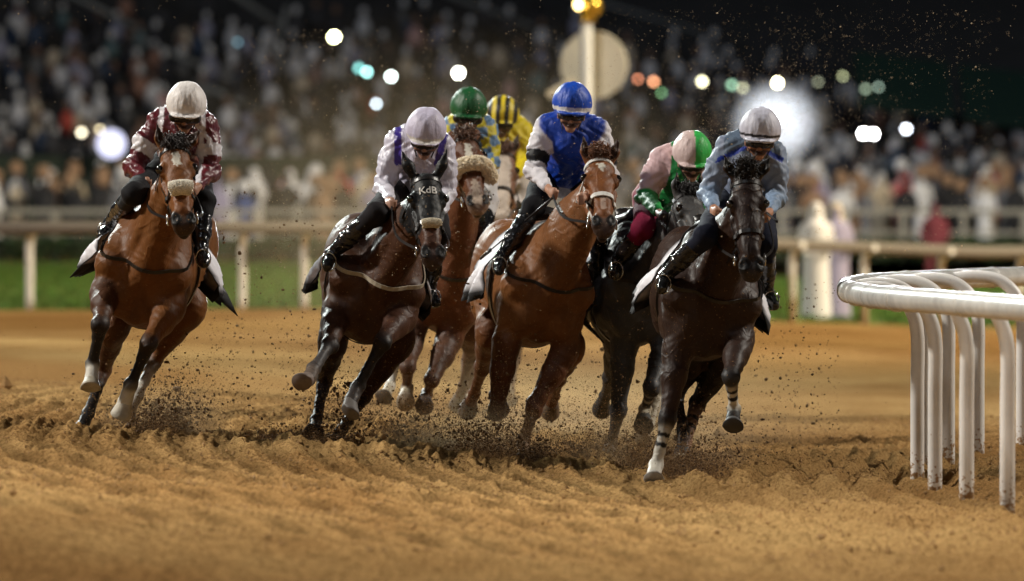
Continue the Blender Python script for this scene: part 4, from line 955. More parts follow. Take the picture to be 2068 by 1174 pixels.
J5 = dict(helm=(1536, 257, .28), sh=[(1470, 302, .5), (1562, 318, .5)], el=[(1432, 390, .42), (1566, 398, .42)], ha=[(1443, 425, .10), (1552, 432, .10)], hip=[(1470, 400, 1.0), (1532, 405, 1.0)],
    kn=[(1425, 478, .52), (1546, 490, .5)], an=[(1345, 556, .95), (1548, 590, .85)], label='jockey in pale blue-grey silks with navy shoulders and white cap banded in black', jc=lb, sl=slv((.22, .27, .37), (.21, .29, .42)),
    pat=pat5, thigh=(.010, .012, .025), br=(.6, .52, .58), hc=hel((.56, .56, .66), band=(-.050, -.034), bc=(.012, .012, .016)), skin=(.34, .16, .09))
J6 = dict(helm=(947, 212, .28), sh=[(915, 262, .5), (980, 266, .5)], el=[(896, 325, .4), (990, 325, .4)], ha=[(920, 350, .1), (975, 360, .1)], hip=[(920, 345, 1.0), (975, 345, 1.0)],
    kn=[(892, 400, .55), (985, 410, .5)], an=[(886, 480, .9), (975, 500, .85)], label='jockey in green silks with yellow and blue checked body and dark green cap', jc=(.1, .2, .33), sl=slv((.02, .24, .07), (.02, .24, .07)),
    pat=pat6, thigh=(.5, .48, .48), br=(.5, .48, .48), hc=hel((.006, .085, .022)), near=False, skin=(.3, .16, .11), visor=True)
yl = (.60, .47, .01)
J7 = dict(helm=(1015, 226, .28), sh=[(992, 270, .5), (1054, 268, .5)], el=[(984, 330, .4), (1062, 328, .4)], ha=[(1000, 355, .1), (1040, 360, .1)], hip=[(1000, 345, 1.0), (1050, 345, 1.0)],
    kn=[(982, 398, .55), (1058, 398, .5)], an=[(985, 470, .9), (1052, 480, .85)], label='jockey in yellow silks with yellow and black striped cap, furthest back', jc=yl, sl=slv(yl, yl),
    thigh=(.5, .45, .42), br=(.5, .45, .42), hc=hel((.010, .009, .008), stripes=(.62, .48, .02), brim=(.01, .009, .008)), near=False, skin=(.10, .05, .035), visor=False)
for h_, j_ in zip(HORSES, [J1, J2, J3, J4, J5, J6, J7]): make_jockey(h_, j_)

# whips held in the hand
def whip(a, b, label):
    mb = MB(); a = np.array(a); b = np.array(b); mb.tube([a, lerp(a, b, .2), lerp(a, b, .85), b], [.008, .008, .005, .004], 8); mb.tube([lerp(a, b, .9), b + (b - a) * .06], [.013, .010], 8, flat=.4)
    o = mb.build('riding_crop', M['leather'], loc=a); tag(o, label, 'whip', 'riding crops carried by the jockeys')
whip(P(1118, 398, 53.6 + .02), P(978, 516, 53.6 + .55), 'long black riding crop held by the blue-clad jockey')
whip(P(1340, 448, 54.0 + .0), P(1236, 556, 54.0 + .3), 'thin dark riding crop held by the pink and green jockey')
whip(P(1548, 430, 50.9 + .02), P(1569, 447, 50.9 - .1), 'short dark riding crop tip beside the pale blue jockey')
# lettering on the hood
def hood_text():
    I = H2['_']; H = I['H']; cu = bpy.data.curves.new('hood_lettering', 'FONT'); cu.body = 'KdB'; cu.size = .060; cu.extrude = .002; cu.align_x = 'CENTER'; cu.align_y = 'CENTER'; cu.offset = .0006
    tmp = bpy.data.objects.new('tmp', cu); C.objects.link(tmp); me = bpy.data.meshes.new_from_object(tmp.evaluated_get(bpy.context.evaluated_depsgraph_get())); bpy.data.objects.remove(tmp)
    n = len(me.vertices); co = np.empty(n * 3, np.float32); me.vertices.foreach_get('co', co); co = co.reshape(-1, 3)
    A, Nn, Hs = I['A'], I['Nn'], I['Hs']; p0 = np.array([H(.128 - y * .95, -.06, x * .95 - .002) for x, y, z in co])
    p = march(I['hs'], p0, np.tile(Nn, (n, 1)), .2, .004) + np.outer(co[:, 2], Nn)
    me.vertices.foreach_set('co', p.astype(np.float32).ravel()); me.update(); link('hood_lettering', me, M['white_strap'], I['root'])
hood_text()

# ------------------------------------------------------------------ inner running rail of the bend (right foreground)
def near_rail():
    pts = [(2.9 + .42, 40.4), (2.9, 42.0), (2.62, 43.5), (2.32, 45.8), (2.1, 47.3), (2.01, 48.7), (1.985, 50.2), (2.07, 52.2), (2.28, 54.0), (2.66, 55.6), (3.2, 57.3), (4.0, 59.2), (5.2, 61.5), (7.0, 64.0)]
    rz = 1.135; path = curve([(x, y, rz) for x, y in pts], 150)
    root = empty('running_rail', (2.4, 50, 0), 'curving white tubular running rail on goose-neck posts at the right of the track', 'rail')
    seg = [0, 17, 31, 44, 53, 62, 70, 78, 88, 100, 115, 132, 149]
    for a, b in zip(seg[:-1], seg[1:]):
        mb = MB(); mb.tube(path[a:b + 1], .066, 28, cap=False); mb.build('rail_tube', M['alu'], root)
        mb = MB(); t = N(path[b] - path[b - 1]); mb.tube([path[b] - t * .022, path[b] - t * .018, path[b] + t * .018, path[b] + t * .022], [.066, .0715, .0715, .066], 28, cap=False); mb.build('collar', M['alu'], root)
    posts = [(2.86, 44.0), (2.66, 45.8), (2.505, 47.0), (2.40, 48.4), (2.39, 50.3), (2.52, 52.2), (2.75, 53.75), (3.0, 54.9), (3.36, 56.2), (3.95, 57.9), (4.8, 59.9)]
    for x, y in posts:
        d = np.hypot(path[:, 0] - x, path[:, 1] - y); i = int(np.argmin(d)); rp = path[i]; g = float(ground_z(np.array([x]), np.array([y]))[0]) - .06
        o = N(np.array([rp[0] - x, rp[1] - y, 0])); L = d[i]; b = np.array([x, y, 0.0])
        c = curve([b + (0, 0, g), b + (0, 0, .55), b + (0, 0, .88), b + o * .04 + (0, 0, 1.03), b + o * L * .30 + (0, 0, 1.13), b + o * L * .62 + (0, 0, 1.155), b + o * L * .92 + (0, 0, 1.14)], 34)
        mb = MB(); mb.tube(c, [.041] * 34, 20); mb.build('post', M['white_metal'], root)
near_rail()
# ------------------------------------------------------------------ far rail between the dirt and the turf
def far_rail():
    root = empty('running_rail', P(490, 628, farY(490)), 'blurred white rail with curved-top posts along the far edge of the dirt, before the turf', 'rail')
    us = np.linspace(-600, 2700, 60); pts = []
    for u in us:
        y = farY(u); x = (u - CX) * y / FPX; pts.append((x, y, float(base_z(x, y)) + 1.13))
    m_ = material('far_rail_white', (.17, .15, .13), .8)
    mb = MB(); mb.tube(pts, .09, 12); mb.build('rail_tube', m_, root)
    for u in (-340, -130, 60, 405, 490, 615, 800, 985, 1160, 1330, 1480, 1600, 1745, 1900, 2060, 2230, 2400):
        y = farY(u) + .35; x = (u - CX) * y / FPX; g = float(base_z(x, y)) - .05
        c = curve([(x, y, g), (x, y, g + .6), (x, y, g + .92), (x + .03, y - .08, g + 1.08), (x + .14, y - .33, g + 1.17)], 16)
        mb = MB(); mb.tube(c, .055, 12); mb.build('post', M['white_metal'], root)
far_rail()

# ------------------------------------------------------------------ winning post with disc
def winning_post():
    Y = 122.0; root = empty('winning_post', P(1182, 640, Y), 'white post with a big round cream disc and gilt ball finial, beyond the track', 'post')
    mp = material('post_white', (.55, .56, .58), .5); md = material('disc_cream', (.75, .72, .60), .6, noise=(1.5, .15)); mg = material('gilt', (.55, .36, .06), .3, .8)
    mb = MB(); mb.tube([P(1184, 640, Y), P(1184, 42, Y)], .085, 14); mb.build('pole', mp, root)
    mb = MB(); c = P(1200, 132, Y + .25); n = N(np.array([-.25, -1, 0])); mb.tube([c, c + n * .05], [.49, .49], 40); mb.build('disc', md, root, smooth=False)
    mb = MB(); mb.box(P(1134, 178, Y - .12), (.22, .02, .055), ax=np.array([N([1, 0, .55]), [0, 1, 0], N([-.55, 0, 1])])); mb.build('pointer_arm', md, root, smooth=False)
    mb = MB(); mb.ell(P(1192, 14, Y), (.17, .17, .17), nu=20, nv=14); mb.tube([P(1186, 44, Y), P(1186, 30, Y)], [.13, .07], 14); mb.build('ball_finial', mg, root)
    mb = MB(); mb.ell(P(1168, 10, Y - .2), (.05, .05, .06)); mb.build('lamp', material('post_lamp', (1, .8, .4), emit=((1, .72, .28), 14)), root)
winning_post()

# ------------------------------------------------------------------ spectators along the outer fence
def person_meshes():
    out = []
    for kind in ('robe', 'suit', 'dress'):
        b = Sculpt(); w_ = (1, 1, 1)
        if kind == 'robe':
            b.cap((0, 0, .06), (0, 0, 1.0), .21, .17, w_, k=.05, w=np.array([1., 0, 0]), f=1.1); b.cap((0, 0, 1.0), (0, 0, 1.36), .17, .16, w_, k=.05, w=np.array([1., 0, 0]), f=1.2)
        elif kind == 'suit':
            for q in (-1, 1): b.cap((q * .1, 0, .86), (q * .11, .02, .46), .095, .07, w_, k=.03); b.cap((q * .11, .02, .46), (q * .12, .05, .08), .065, .05, w_, k=.02); b.cap((q * .12, .05, .06), (q * .13, -.10, .04), .045, .04, w_, k=.02)
            b.cap((0, 0, .9), (0, 0, 1.36), .15, .16, w_, k=.05, w=np.array([1., 0, 0]), f=1.2)
        else:
            b.cap((0, 0, .35), (0, 0, 1.0), .22, .13, w_, k=.05); b.cap((0, 0, 1.0), (0, 0, 1.34), .13, .13, w_, k=.05, w=np.array([1., 0, 0]), f=1.2)
            for q in (-1, 1): b.cap((q * .08, 0, .4), (q * .08, .03, .05), .05, .04, w_, k=.02)
        for q in (-1, 1): b.cap((q * .19, 0, 1.40), (q * .26, .0, 1.13), .055, .045, w_, k=.04); b.cap((q * .26, 0, 1.13), (q * .17, -.17, 1.0), .045, .03, w_, k=.02); b.ell((q * .15, -.20, 1.0), (.03, .045, .03), None, w_, k=.02)
        b.cap((0, 0, 1.40), (0, 0, 1.55), .065, .055, w_, k=.04); b.ell((0, -.01, 1.64), (.078, .095, .115), None, w_, k=.02); b.ell((0, -.105, 1.63), (.014, .02, .02), None, w_, k=.01)
        me = b.mesh('body', .03)
        hm = Sculpt()
        if kind == 'robe': hm.ell((0, .01, 1.68), (.095, .11, .095), None, w_); hm.cap((0, .08, 1.64), (0, .10, 1.40), .085, .12, w_, k=.05, w=np.array([1., 0, 0]), f=1.3); nm = 'headscarf'
        elif kind == 'suit': hm.ell((0, .015, 1.69), (.088, .10, .09), None, w_); nm = 'hair'
        else: hm.cap((0, 0, 1.72), (0, 0, 1.735), .16, .155, w_, k=.01); hm.ell((0, 0, 1.75), (.09, .1, .07), None, w_); nm = 'hat'
        out.append((me, hm.mesh(nm, .03), nm))
    return out
PM = person_meshes()
def cmat(n, c):
    return material(n, c, .85)
CL = {'white': (.78, .77, .80), 'cream': (.55, .46, .34), 'black': (.02, .02, .024), 'grey': (.16, .16, .18), 'red': (.50, .05, .04), 'pink': (.50, .24, .25), 'tan': (.33, .2, .12), 'lilac': (.34, .31, .45), 'maroon': (.16, .03, .05), 'blue': (.06, .10, .28)}
CM = {k: cmat('clothing_' + k, v) for k, v in CL.items()}
for me, hm, nm in PM: me.materials.append(CM['white']); hm.materials.append(CM['white'])
def spectator(x, y, z, kind, colr, hcol, label, group, rz=0, s=1.0):
    me, hm, nm = PM[kind]; o = bpy.data.objects.new('spectator', None); C.objects.link(o); o.location = (x, y, z); o.rotation_euler = (0, 0, rz); o.scale = (s, s, s); tag(o, label, 'person', group)
    for m, n_, c in ((me, 'body', colr), (hm, nm, hcol)):
        p = bpy.data.objects.new(n_, m); C.objects.link(p); p.parent = o; p.material_slots[0].link = 'OBJECT'; p.material_slots[0].material = CM[c]
    return o
KN = ('robe', 'suit', 'dress')
yw = 127.2; p_ = P(1648, 640, yw); spectator(p_[0], yw, float(base_z(p_[0], yw)), 0, 'white', 'white', 'spectator in long bright white robe standing just behind the far rail', None)
yw = 128.4; p_ = P(1688, 640, yw); spectator(p_[0], yw, float(base_z(p_[0], yw)), 0, 'lilac', 'cream', 'spectator in dusky lilac robe beside the white-robed one at the far rail', None)
yw = 163.; p_ = P(1888, 560, yw); spectator(p_[0], yw, float(base_z(p_[0], yw)) + .02, 1, 'maroon', 'black', 'spectator in maroon top standing on the turf at the right', None)
sr = np.random.default_rng(3)
YF = 186.0
ns = 0
for row, (yy, n_) in enumerate(((188.5, 40), (190.0, 42), (191.6, 42), (193.4, 42))):
    for i in range(n_):
        x = -12.6 + 25.2 * (i + sr.uniform(.1, .9)) / n_; 
        if row == 0 and sr.random() < .25: continue
        cn = sr.choice(['white', 'cream', 'black', 'grey', 'red', 'pink', 'tan', 'lilac', 'blue'], p=[.10, .10, .32, .20, .04, .05, .09, .06, .04]); k = 0 if cn in ('white', 'cream') and sr.random() < .7 else int(sr.integers(1, 3))
        if x > 3.5 and sr.random() < .16: cn = 'white'
        spectator(x, yy + sr.uniform(-.4, .4), .02 + row * .12, k, cn, 'white' if (k == 0 or sr.random() < .12) else ('tan' if k == 2 else 'black'), 'out of focus spectator in %s clothes standing behind the outer crowd fence' % cn, 'spectators in %s at the outer fence' % cn, sr.uniform(-.7, .7), sr.uniform(.92, 1.05)); ns += 1
def crowd_fence():
    root = empty('crowd_fence', (0, YF, 0), 'pale post and rail fence holding back the spectators beyond the turf', 'fence')
    fm = material('fence_pale', (.30, .28, .24), .7)
    mb = MB(); mb.box((0, YF, 1.08), (40, .05, .05)); mb.build('top_rail', fm, root, smooth=False)
    mb = MB(); mb.box((0, YF, .62), (40, .03, .035)); mb.build('middle_rail', fm, root, smooth=False)
    for i in range(60):
        x = -39 + i * 1.32; mb = MB(); mb.box((x, YF - .07, .55), (.06, .02, .55)); mb.build('post', fm, root, smooth=False)
crowd_fence()
def hedge():
    n = 26000; x = rng.uniform(-38, 38, n); y = rng.uniform(183.7, 185.2, n); h = .42 + .12 * vn(x * 1.3, x * 0, 4); z = rng.uniform(0, 1, n) ** .6 * h
    a = rng.normal(0, 1, (n, 3)); a /= np.linalg.norm(a, axis=1)[:, None]; b = np.cross(a, rng.normal(0, 1, (n, 3))); b /= np.linalg.norm(b, axis=1)[:, None]
    c = np.stack([x, y, z], 1); s_ = .07; V = np.stack([c - a * s_, c + b * s_, c + a * s_, c - b * s_], 1).reshape(-1, 3); F = np.arange(n * 4).reshape(-1, 4)
    cl = np.repeat(np.stack([rng.uniform(.015, .04, n), rng.uniform(.03, .07, n), rng.uniform(.01, .02, n)], 1), 4, 0)
    o = link('hedge', mesh_np('hedge', V, F, False, cl), M['attr'], loc=(0, 184.5, 0)); tag(o, 'low dark clipped hedge between the turf and the crowd fence', 'hedge')
hedge()
# ------------------------------------------------------------------ grandstand
def grandstand():
    root = empty('grandstand', (0, 205, 0), 'huge dark open grandstand packed with spectators across the background', 'building')
    dark = material('dark_concrete', (.030, .030, .034), .9, noise=(.6, .3)); steel = material('roof_steel', (.22, .23, .24), .5); wall = material('dark_cladding', (.010, .011, .014), .8)
    mb = MB(); 
    for r_ in range(26):
        y = 206 + r_ * 1.55; z = 1.35 + r_ * .175 + .004 * r_ * r_; mb.box((0, y, z / 2 - .1), (70, .775, z / 2 + .1))
    for r_ in range(8): mb.box((18.2, 195.5 + r_ * 1.25, (.82 + r_ * .14) / 2), (17, .62, (.82 + r_ * .14) / 2))
    mb.build('terrace', dark, root, smooth=False)
    mb = MB(); mb.box((-34.5, 204.6, 1.15), (35.5, .12, 1.2)); mb.build('parapet', material('parapet_green', (.018, .030, .018), .8), root, smooth=False)
    mb = MB(); mb.box((0, 249, 12), (110, .3, 12.5)); mb.build('back_wall', wall, root, smooth=False)
    for a, b, t in (((-9.8, 232, 8.3), (-6.2, 232, 5.9), .09), ((-13, 232, 7.3), (-9.6, 232, 5.6), .07), ((-6.6, 234, 8.7), (1.5, 234, 5.6), .08), ((-3, 233, 8.2), (8, 235, 5.0), .06), ((-9.9, 226, 5.5), (-8.0, 226, 4.7), .07), ((-8.2, 220, 4.3), (-6.4, 220, 3.5), .08), ((-12.4, 225, 3.6), (-11.7, 225, 5.3), .08), ((-6.0, 228, 6.4), (-6.3, 228, 5.2), .07)):
        mb = MB(); mb.tube([a, b], t, 8); mb.build('roof_beam', steel, root)
    gm = material('awning_green', (.008, .035, .025), .8)
    for x0, x1, y, z in ((8.6, 11.0, 214, 4.15), (11.2, 14.5, 213, 3.75)):
        mb = MB(); mb.box(((x0 + x1) / 2, y, z), ((x1 - x0) / 2, 1.6, .08), ax=np.array([N([1, 0, -.12]), N([0, 1, .45]), N([.12, -.45, 1])])); mb.build('awning', gm, root, smooth=False)
grandstand()
def crowd():
    cr = np.random.default_rng(11); base = MB(); ax = np.eye(3)
    t = MB(); t.ell((0, 0, .30), (.21, .15, .34), nu=8, nv=5); nt_ = len(t.V); t.ell((0, 0, .76), (.10, .11, .13), nu=7, nv=5); n1 = len(t.V); t.ell((0, -.18, .14), (.16, .25, .09), nu=6, nv=4); n2 = len(t.V)
    TV = np.array(t.V); tri = []
    for f in t.F: tri += [(f[0], f[i], f[i + 1]) for i in range(1, len(f) - 1)]
    tri = np.array(tri); Vs = []; Fs = []; Cs = []; k = 0
    pal = np.array([(.60, .60, .66), (.50, .42, .34), (.02, .02, .03), (.04, .04, .05), (.12, .12, .13), (.30, .16, .12), (.45, .07, .05), (.30, .30, .42), (.10, .16, .18), (.5, .3, .3), (.03, .05, .10)])
    rows = [(206.2 + r_ * 1.55, 1.38 + r_ * .175 + .004 * r_ * r_, -34) for r_ in range(26)] + [(195.5 + r_ * 1.25, .85 + r_ * .14, 1.4) for r_ in range(8)]
    for y, z, xx in rows:
        while xx < 31:
            xx += cr.uniform(.45, 1.25)
            zl = 5.9 if xx < -2 else max(5.9 - (xx + 2) * .17, 3.2)
            if z > zl + cr.normal(0, .25) or cr.random() < .12: continue
            right = max(0., min(1., (xx - 2) / 6)); p = np.array([.13 + .16 * right, .07, .22, .20, .13, .06, .02, .07, .05, .03, .05]); p = p / p.sum()
            c = pal[cr.choice(len(pal), p=p)]; hd = (np.array((.6, .6, .64)) if cr.random() < .36 + .25 * right else np.array((.20, .12, .09)) if cr.random() < .6 else np.array((.03, .025, .02)))
            s_ = cr.uniform(.9, 1.15); up = .35 if cr.random() < .15 else 0; th = cr.uniform(-.5, .5); Rm = np.array([[math.cos(th), -math.sin(th), 0], [math.sin(th), math.cos(th), 0], [0, 0, 1]])
            V = (TV * s_) @ Rm.T + np.array([xx, y + cr.uniform(-.1, .2), z + up]); cc = np.tile(c, (len(V), 1)); cc[nt_:n1] = hd; cc[n1:] = c * .5
            Vs.append(V); Fs.append(tri + k); Cs.append(cc); k += len(V)
    me = mesh_np('crowd', np.concatenate(Vs), np.concatenate(Fs), True, np.concatenate(Cs))
    tag(link('crowd', me, M['attr']), 'mass of seated spectators filling the grandstand tiers', 'crowd', kind='stuff')
crowd()
# lamps of the stand and enclosure: housing, bracket pole and a bright lens each
LMP = [(675, 75, 205.5, .17, (1, 1, .55), 30, 'yellow-white lamp, highest on the left of the stand'), (725, 138, 212, .15, (.25, .8, .75), 3, 'dim teal lamp, upper of a touching pair'), (741, 146, 211, .13, (.45, 1, .95), 7, 'brighter teal lamp, lower right of a touching pair'),
       (790, 155, 207, .13, (.85, 1, .95), 16, 'white lamp right of the teal pair'), (926, 148, 207, .15, (1, .98, .85), 30, 'white lamp above the green-capped jockey'), (760, 210, 206, .10, (.75, .9, 1), 9, 'small bluish white lamp above the lilac-capped jockey'),
       (480, 86, 215, .12, (.2, .5, .65), 1.0, 'faint blue lamp on the dark upper left of the stand'), (165, 268, 205, .15, (1, .9, .65), 4, 'warm lamp left of the big pale round light'), (202, 262, 204.9, .10, (1, .85, .5), 4, 'small yellow lamp touching the big pale round light'),
       (1288, 160, 214, .10, (1, .35, .18), 4, 'dim orange lamp right of the winning post disc'), (1320, 165, 213, .13, (1, .42, .2), 5, 'larger orange lamp right of the winning post disc'), (1336, 188, 213, .11, (.3, .7, .3), 2, 'green lamp under the orange pair'),
       (1418, 165, 211, .15, (1, .95, .6), 7, 'pale yellow lamp above the pink and green jockey'), (1478, 172, 212, .15, (.4, .75, .5), 2.4, 'dull green lamp left of the warm bright lamp'), (1500, 178, 213, .13, (.9, .9, .55), 2.2, 'dull yellow lamp touching the dull green one'),
       (1570, 168, 210, .15, (1, .88, .55), 22, 'warm bright lamp above the leading jockey'), (1652, 166, 213, .12, (.55, .6, .4), 1.4, 'dim olive lamp, left of the four on the right'), (1702, 154, 213, .12, (.7, .75, .4), 2, 'olive yellow lamp, highest of the four on the right'),
       (1748, 180, 213, .13, (.5, .65, .45), 1.6, 'dim green lamp, third of the four on the right'), (1774, 176, 213, .12, (.5, .7, .55), 1.6, 'dim green lamp, last of the four on the right'),
       (1744, 270, 206, .16, (1, 1, 1), 60, 'dazzling white lamp, left of a touching pair on the right'), (1764, 271, 206, .15, (1, 1, 1), 50, 'dazzling white lamp, right of a touching pair'), (1830, 261, 208, .14, (.85, .9, 1), 10, 'bluish white lamp right of the dazzling pair'),
       (1692, 425, 200, .16, (.9, .93, 1), 16, 'low white lamp among spectators above the white-robed one'), (1552, 247, 204, .28, (.93, .96, 1), 90, 'powerful white floodlight behind the leading jockey\'s head')]
lamp_house = material('lamp_housing', (.03, .03, .032), .5, .3)
for u, v, Y, r_, c, e, lab in LMP:
    r_ *= .42 if e < 80 else .8; e *= 2 if e < 40 else 1; p = P(u, v, Y); root = empty('stand_lamp', (p[0], Y, max(p[2] - .5, 0)), lab, 'lamp', 'lamps of the stand and enclosure')
    m_ = material('lamp_light', (.8, .8, .8), emit=(c, e))
    mb = MB(); mb.ell(p, (r_, .05, r_ * .95), nu=14, nv=8); mb.build('lens', m_, root)
    mb = MB(); mb.tube([p + (0, .03, 0), p + (0, .12, 0), p + (0, .30, 0)], [r_ * 1.12, r_ * 1.1, r_ * .5], 14); mb.tube([p + (0, .2, -r_ * .9), p + (0, .22, -max(.6, r_ * 2))], .03, 6); mb.build('housing', lamp_house, root)
def round_light():
    Y = 203.0; p = P(225, 291, Y); root = empty('round_sign', p, 'big round glowing lavender-white sign at the left of the stand', 'sign')
    mb = MB(); mb.tube([p, p + np.array([0, -.06, 0])], [.33, .33], 40); mb.build('lit_face', material('lit_face', (.8, .8, .85), emit=((.62, .66, 1.0), 1.5)), root, smooth=False)
    mb = MB(); mb.tube([p + (0, .002, 0), p + (0, .12, 0)], [.36, .36], 40); mb.tube([p + (0, .06, -.3), p + (0, .06, -p[2] + .0)], .05, 8); mb.build('housing', lamp_house, root, smooth=False)
round_light()
# the floodlight behind the leading jockey, and the lamps that light the stand itself
flood_or_fill('flood_or_fill_lamp', tuple(P(1552, 247, 203.5)), (1.2, 50, 1.9), 300000, (.93, .96, 1.0), 14, .3)
flood_or_fill('flood_or_fill_lamp', (14, 150, 14), (7, 205, 2.5), 14500, (.90, .96, 1.0), 70, 1.0)
flood_or_fill('flood_or_fill_lamp', (-22, 150, 14), (-6, 205, 3), 12000, (.90, .97, 1.0), 70, 1.0)

# ------------------------------------------------------------------ dirt thrown up by the hooves
ICO = []
def _ico():
    t = (1 + 5 ** .5) / 2; v = np.array([(-1, t, 0), (1, t, 0), (-1, -t, 0), (1, -t, 0), (0, -1, t), (0, 1, t), (0, -1, -t), (0, 1, -t), (t, 0, -1), (t, 0, 1), (-t, 0, -1), (-t, 0, 1)], float); v /= np.linalg.norm(v[0])
    f = np.array([(0, 11, 5), (0, 5, 1), (0, 1, 7), (0, 7, 10), (0, 10, 11), (1, 5, 9), (5, 11, 4), (11, 10, 2), (10, 7, 6), (7, 1, 8), (3, 9, 4), (3, 4, 2), (3, 2, 6), (3, 6, 8), (3, 8, 9), (4, 9, 5), (2, 4, 11), (6, 2, 10), (8, 6, 7), (9, 8, 1)]); return v, f
IV, IF_ = _ico()
OV = np.array([(1, 0, 0), (-1, 0, 0), (0, 1, 0), (0, -1, 0), (0, 0, 1), (0, 0, -1)], float); OF = np.array([(0, 2, 4), (2, 1, 4), (1, 3, 4), (3, 0, 4), (2, 0, 5), (1, 2, 5), (3, 1, 5), (0, 3, 5)])
def clods(pos, size, name, label, mat, fine=False, loc=None):
    BV, BF = (OV, OF) if fine else (IV, IF_); n = len(pos); m = len(BV)
    V = BV[None] * (size[:, None, None] * rng.uniform(.55, 1.35, (n, m, 1))) * rng.uniform(.6, 1.3, (n, 1, 3)) + pos[:, None, :]
    F = (BF[None] + (np.arange(n) * m)[:, None, None]).reshape(-1, 3)
    o = link(name, mesh_np(name, V.reshape(-1, 3), F, not fine), mat, loc=loc); tag(o, label, 'dirt', kind='stuff'); return o
dm = material('flying_dirt', (.13, .072, .028), .95, noise=(30, .5))
gm_ = material('fine_sand', (.42, .33, .22), .9)
gm2 = material('sprayed_sand', (.26, .15, .06), .95)
def plume(u, v, Y, n, sx, sz, sy, big, label, skew=0.0, up=1.0):
    n = int(n * 1.9)
    """clods rise out of the ground where a hoof has struck"""
    p0 = P(u, v, Y); g = float(base_z(p0[0], Y)); h = np.abs(rng.exponential(sz, n)) * up; x = p0[0] + rng.normal(0, 1, n) * sx * (.45 + h / (sz * 3)) + skew * h; y = Y + rng.normal(0, sy, n)
    z = g + h; s = big * rng.lognormal(-.7, .6, n) * .42
    # clumps: clods travel together
    k = rng.integers(0, max(n // 90, 3), n); cx = rng.normal(0, sx * .28, k.max() + 1); cz = rng.exponential(sz * .35, k.max() + 1); x += cx[k]; z += cz[k]
    clods(np.stack([x, y, z], 1), s, 'kicked_up_dirt', label, dm)
    n2 = n * 2; h = np.abs(rng.exponential(sz * 1.5, n2)); x = p0[0] + rng.normal(0, 1, n2) * sx * (.6 + h / (sz * 2.5)) + skew * h; y = Y + rng.normal(0, sy * 1.2, n2)
    clods(np.stack([x, y, g + h], 1), .0022 * rng.lognormal(0, .4, n2), 'kicked_up_sand', 'fine sand around the ' + label, gm2, True)
plume(305, 880, 53.4, 2600, .17, .085, .3, .013, 'dirt clods bursting up behind the bright bay horse', .25)
plume(365, 860, 53.9, 500, .12, .16, .3, .016, 'loose lumps of dirt flying right of the bright bay horse')
plume(600, 888, 52.6, 1500, .14, .035, .2, .012, 'low burst of dirt left of the hooded horse hooves')
plume(690, 880, 53.6, 900, .14, .16, .3, .014, 'dirt flying between the legs of the hooded horse')
plume(820, 888, 54.6, 1700, .17, .08, .3, .011, 'dark dirt burst between the hooded horse and the white-bridled chestnut')
plume(975, 920, 53.2, 2600, .20, .12, .3, .012, 'dirt plume beside the chestnut horse in white bridle')
plume(1070, 935, 52.6, 1700, .13, .05, .2, .012, 'dirt heaped round the planted hoof of the white-bridled chestnut')
plume(1215, 925, 54.0, 1500, .16, .07, .3, .011, 'dirt burst at the planted hoof of the dark grey-brown horse')
plume(1380, 945, 51.4, 3200, .17, .07, .2, .013, 'dark dirt bursting behind the front hoof of the leading horse')
plume(1300, 930, 52.4, 1700, .20, .10, .3, .011, 'dirt spray between the two right-hand horses')
# scattered lumps in the air between the horses
def scatter(n, u0, u1, v0, v1, y0, y1, s0, s1, name, label, mat, fine, pw=1.0):
    Y = rng.uniform(y0, y1, n); u = rng.uniform(u0, u1, n); v = v1 - (v1 - v0) * rng.uniform(0, 1, n) ** pw
    # patchy
    keep = vn(u / 90, v / 90, 3) + .35 * rng.random(n) > .45; u, v, Y = u[keep], v[keep], Y[keep]
    pos = np.stack([(u - CX) * Y / FPX, Y, HCAM - (v - HOR) * Y / FPX], 1); s = rng.uniform(s0, s1, len(u)) ** 1 * rng.lognormal(0, .35, len(u))
    clods(pos, s, name, label, mat, fine)
scatter(2600, 420, 1020, 380, 880, 52.5, 62, .0022, .0055, 'flying_dirt', 'small lumps of dirt flying in the air left of centre', dm, False, 1.4)
scatter(2400, 1000, 1700, 560, 930, 52.5, 62, .0022, .0055, 'flying_dirt', 'small lumps of dirt flying low between the right-hand horses', dm, False, 1.5)
scatter(160, 420, 1700, 450, 860, 53, 60, .006, .011, 'flying_dirt', 'larger lumps of dirt in the air behind and between the horses', dm, False, 1.2)
scatter(7000, 500, 1250, 60, 560, 50, 66, .0010, .0026, 'airborne_sand', 'fine sand glinting in the floodlight above the middle horses', gm_, True)
scatter(5000, 1150, 2000, 20, 520, 50, 66, .0010, .0028, 'airborne_sand', 'fine sand glinting in the floodlight over the leading horse', gm_, True)
scatter(1400, 0, 2068, -20, 500, 46, 70, .0012, .0030, 'airborne_sand', 'sparse bright grains of sand high against the dark stand', gm_, True)
# halo of grains lit from behind by the floodlight
def halo_grains():
    n = 9000; r_ = np.abs(rng.normal(0, 85, n)); a = rng.uniform(0, 2 * math.pi, n); u = 1548 + r_ * np.cos(a) * 1.15; v = 262 + r_ * np.sin(a); Y = rng.uniform(52.5, 60, n)
    clods(np.stack([(u - CX) * Y / FPX, Y, HCAM - (v - HOR) * Y / FPX], 1), rng.uniform(.0010, .0028, n), 'airborne_sand', 'dense sparkling sand backlit round the leading jockey', gm_, True)
halo_grains()
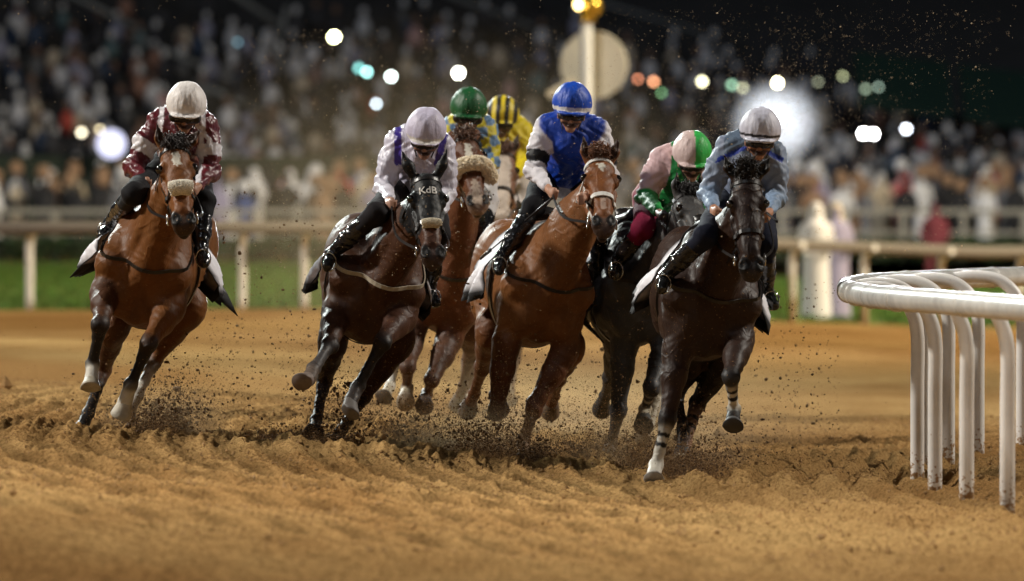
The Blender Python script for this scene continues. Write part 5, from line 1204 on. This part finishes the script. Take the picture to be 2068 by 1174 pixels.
# loose lumps lying on the track
def loose():
    n = 80000; Y = 38 + 26 * rng.random(n) ** .9; x = rng.uniform(-.075, .085, n) * Y; keep = (vn(x * 2.2, Y * .9, 31) + .5 * rng.random(n)) > .62; x, Y = x[keep], Y[keep]
    s = .0048 * rng.lognormal(0, .5, len(x)); z = ground_z(x, Y) + s * .4
    clods(np.stack([x, Y, z], 1), s, 'loose_dirt', 'loose crumbs and clods lying over the harrowed track', material('loose_crumbs', (.33, .19, .07), .95, noise=(20, .4)), True)
loose()
# veil of fine dust hanging behind the field, thinning out to nothing at its edges
def puff(u, v, Y, rx, ry, rz, dens, an, col, label):
    c = P(u, v, Y); mb = MB(); mb.ell(c, (rx, ry, rz), nu=32, nv=20)
    m = bpy.data.materials.new('dust'); m.use_nodes = True; t = m.node_tree; t.nodes.remove(t.nodes['Principled BSDF']); pv = t.nodes.new('ShaderNodeVolumePrincipled')
    tc = t.nodes.new('ShaderNodeTexCoord'); mp = t.nodes.new('ShaderNodeMapping'); mp.inputs['Scale'].default_value = (1 / rx, 1 / ry, 1 / rz); gr = t.nodes.new('ShaderNodeTexGradient'); gr.gradient_type = 'QUADRATIC_SPHERE'
    t.links.new(tc.outputs['Object'], mp.inputs[0]); t.links.new(mp.outputs[0], gr.inputs[0]); mu = t.nodes.new('ShaderNodeMath'); mu.operation = 'MULTIPLY'; mu.inputs[1].default_value = dens; t.links.new(gr.outputs['Fac'], mu.inputs[0]); t.links.new(mu.outputs[0], pv.inputs['Density'])
    pv.inputs['Anisotropy'].default_value = an; pv.inputs['Color'].default_value = (*col, 1); t.links.new(pv.outputs[0], t.nodes['Material Output'].inputs['Volume'])
    o = mb.build('dust_haze', m, loc=c); tag(o, label, 'dust', kind='stuff')
puff(1566, 250, 57.5, .36, .9, .34, 2.0, .75, (.93, .95, 1), 'backlit dust glowing round the leading jockey')
puff(900, 480, 64.5, 3.0, 4.0, 1.9, .075, .3, (.92, .68, .38), 'thin dust veil behind the middle of the field')
puff(1180, 840, 58.5, 2.4, 2.0, .70, .30, .3, (.95, .72, .42), 'low tan dust drifting behind the horses')
puff(330, 850, 53.6, .55, .6, .32, 1.0, .3, (.85, .62, .36), 'tan dust round the hooves of the bright bay horse')
puff(960, 895, 53.6, .75, .6, .32, 1.7, .3, (.85, .62, .36), 'tan dust round the hooves of the white-bridled chestnut')
puff(1330, 915, 52.6, .75, .6, .34, 1.7, .3, (.85, .62, .36), 'tan dust round the hooves of the two right-hand horses')
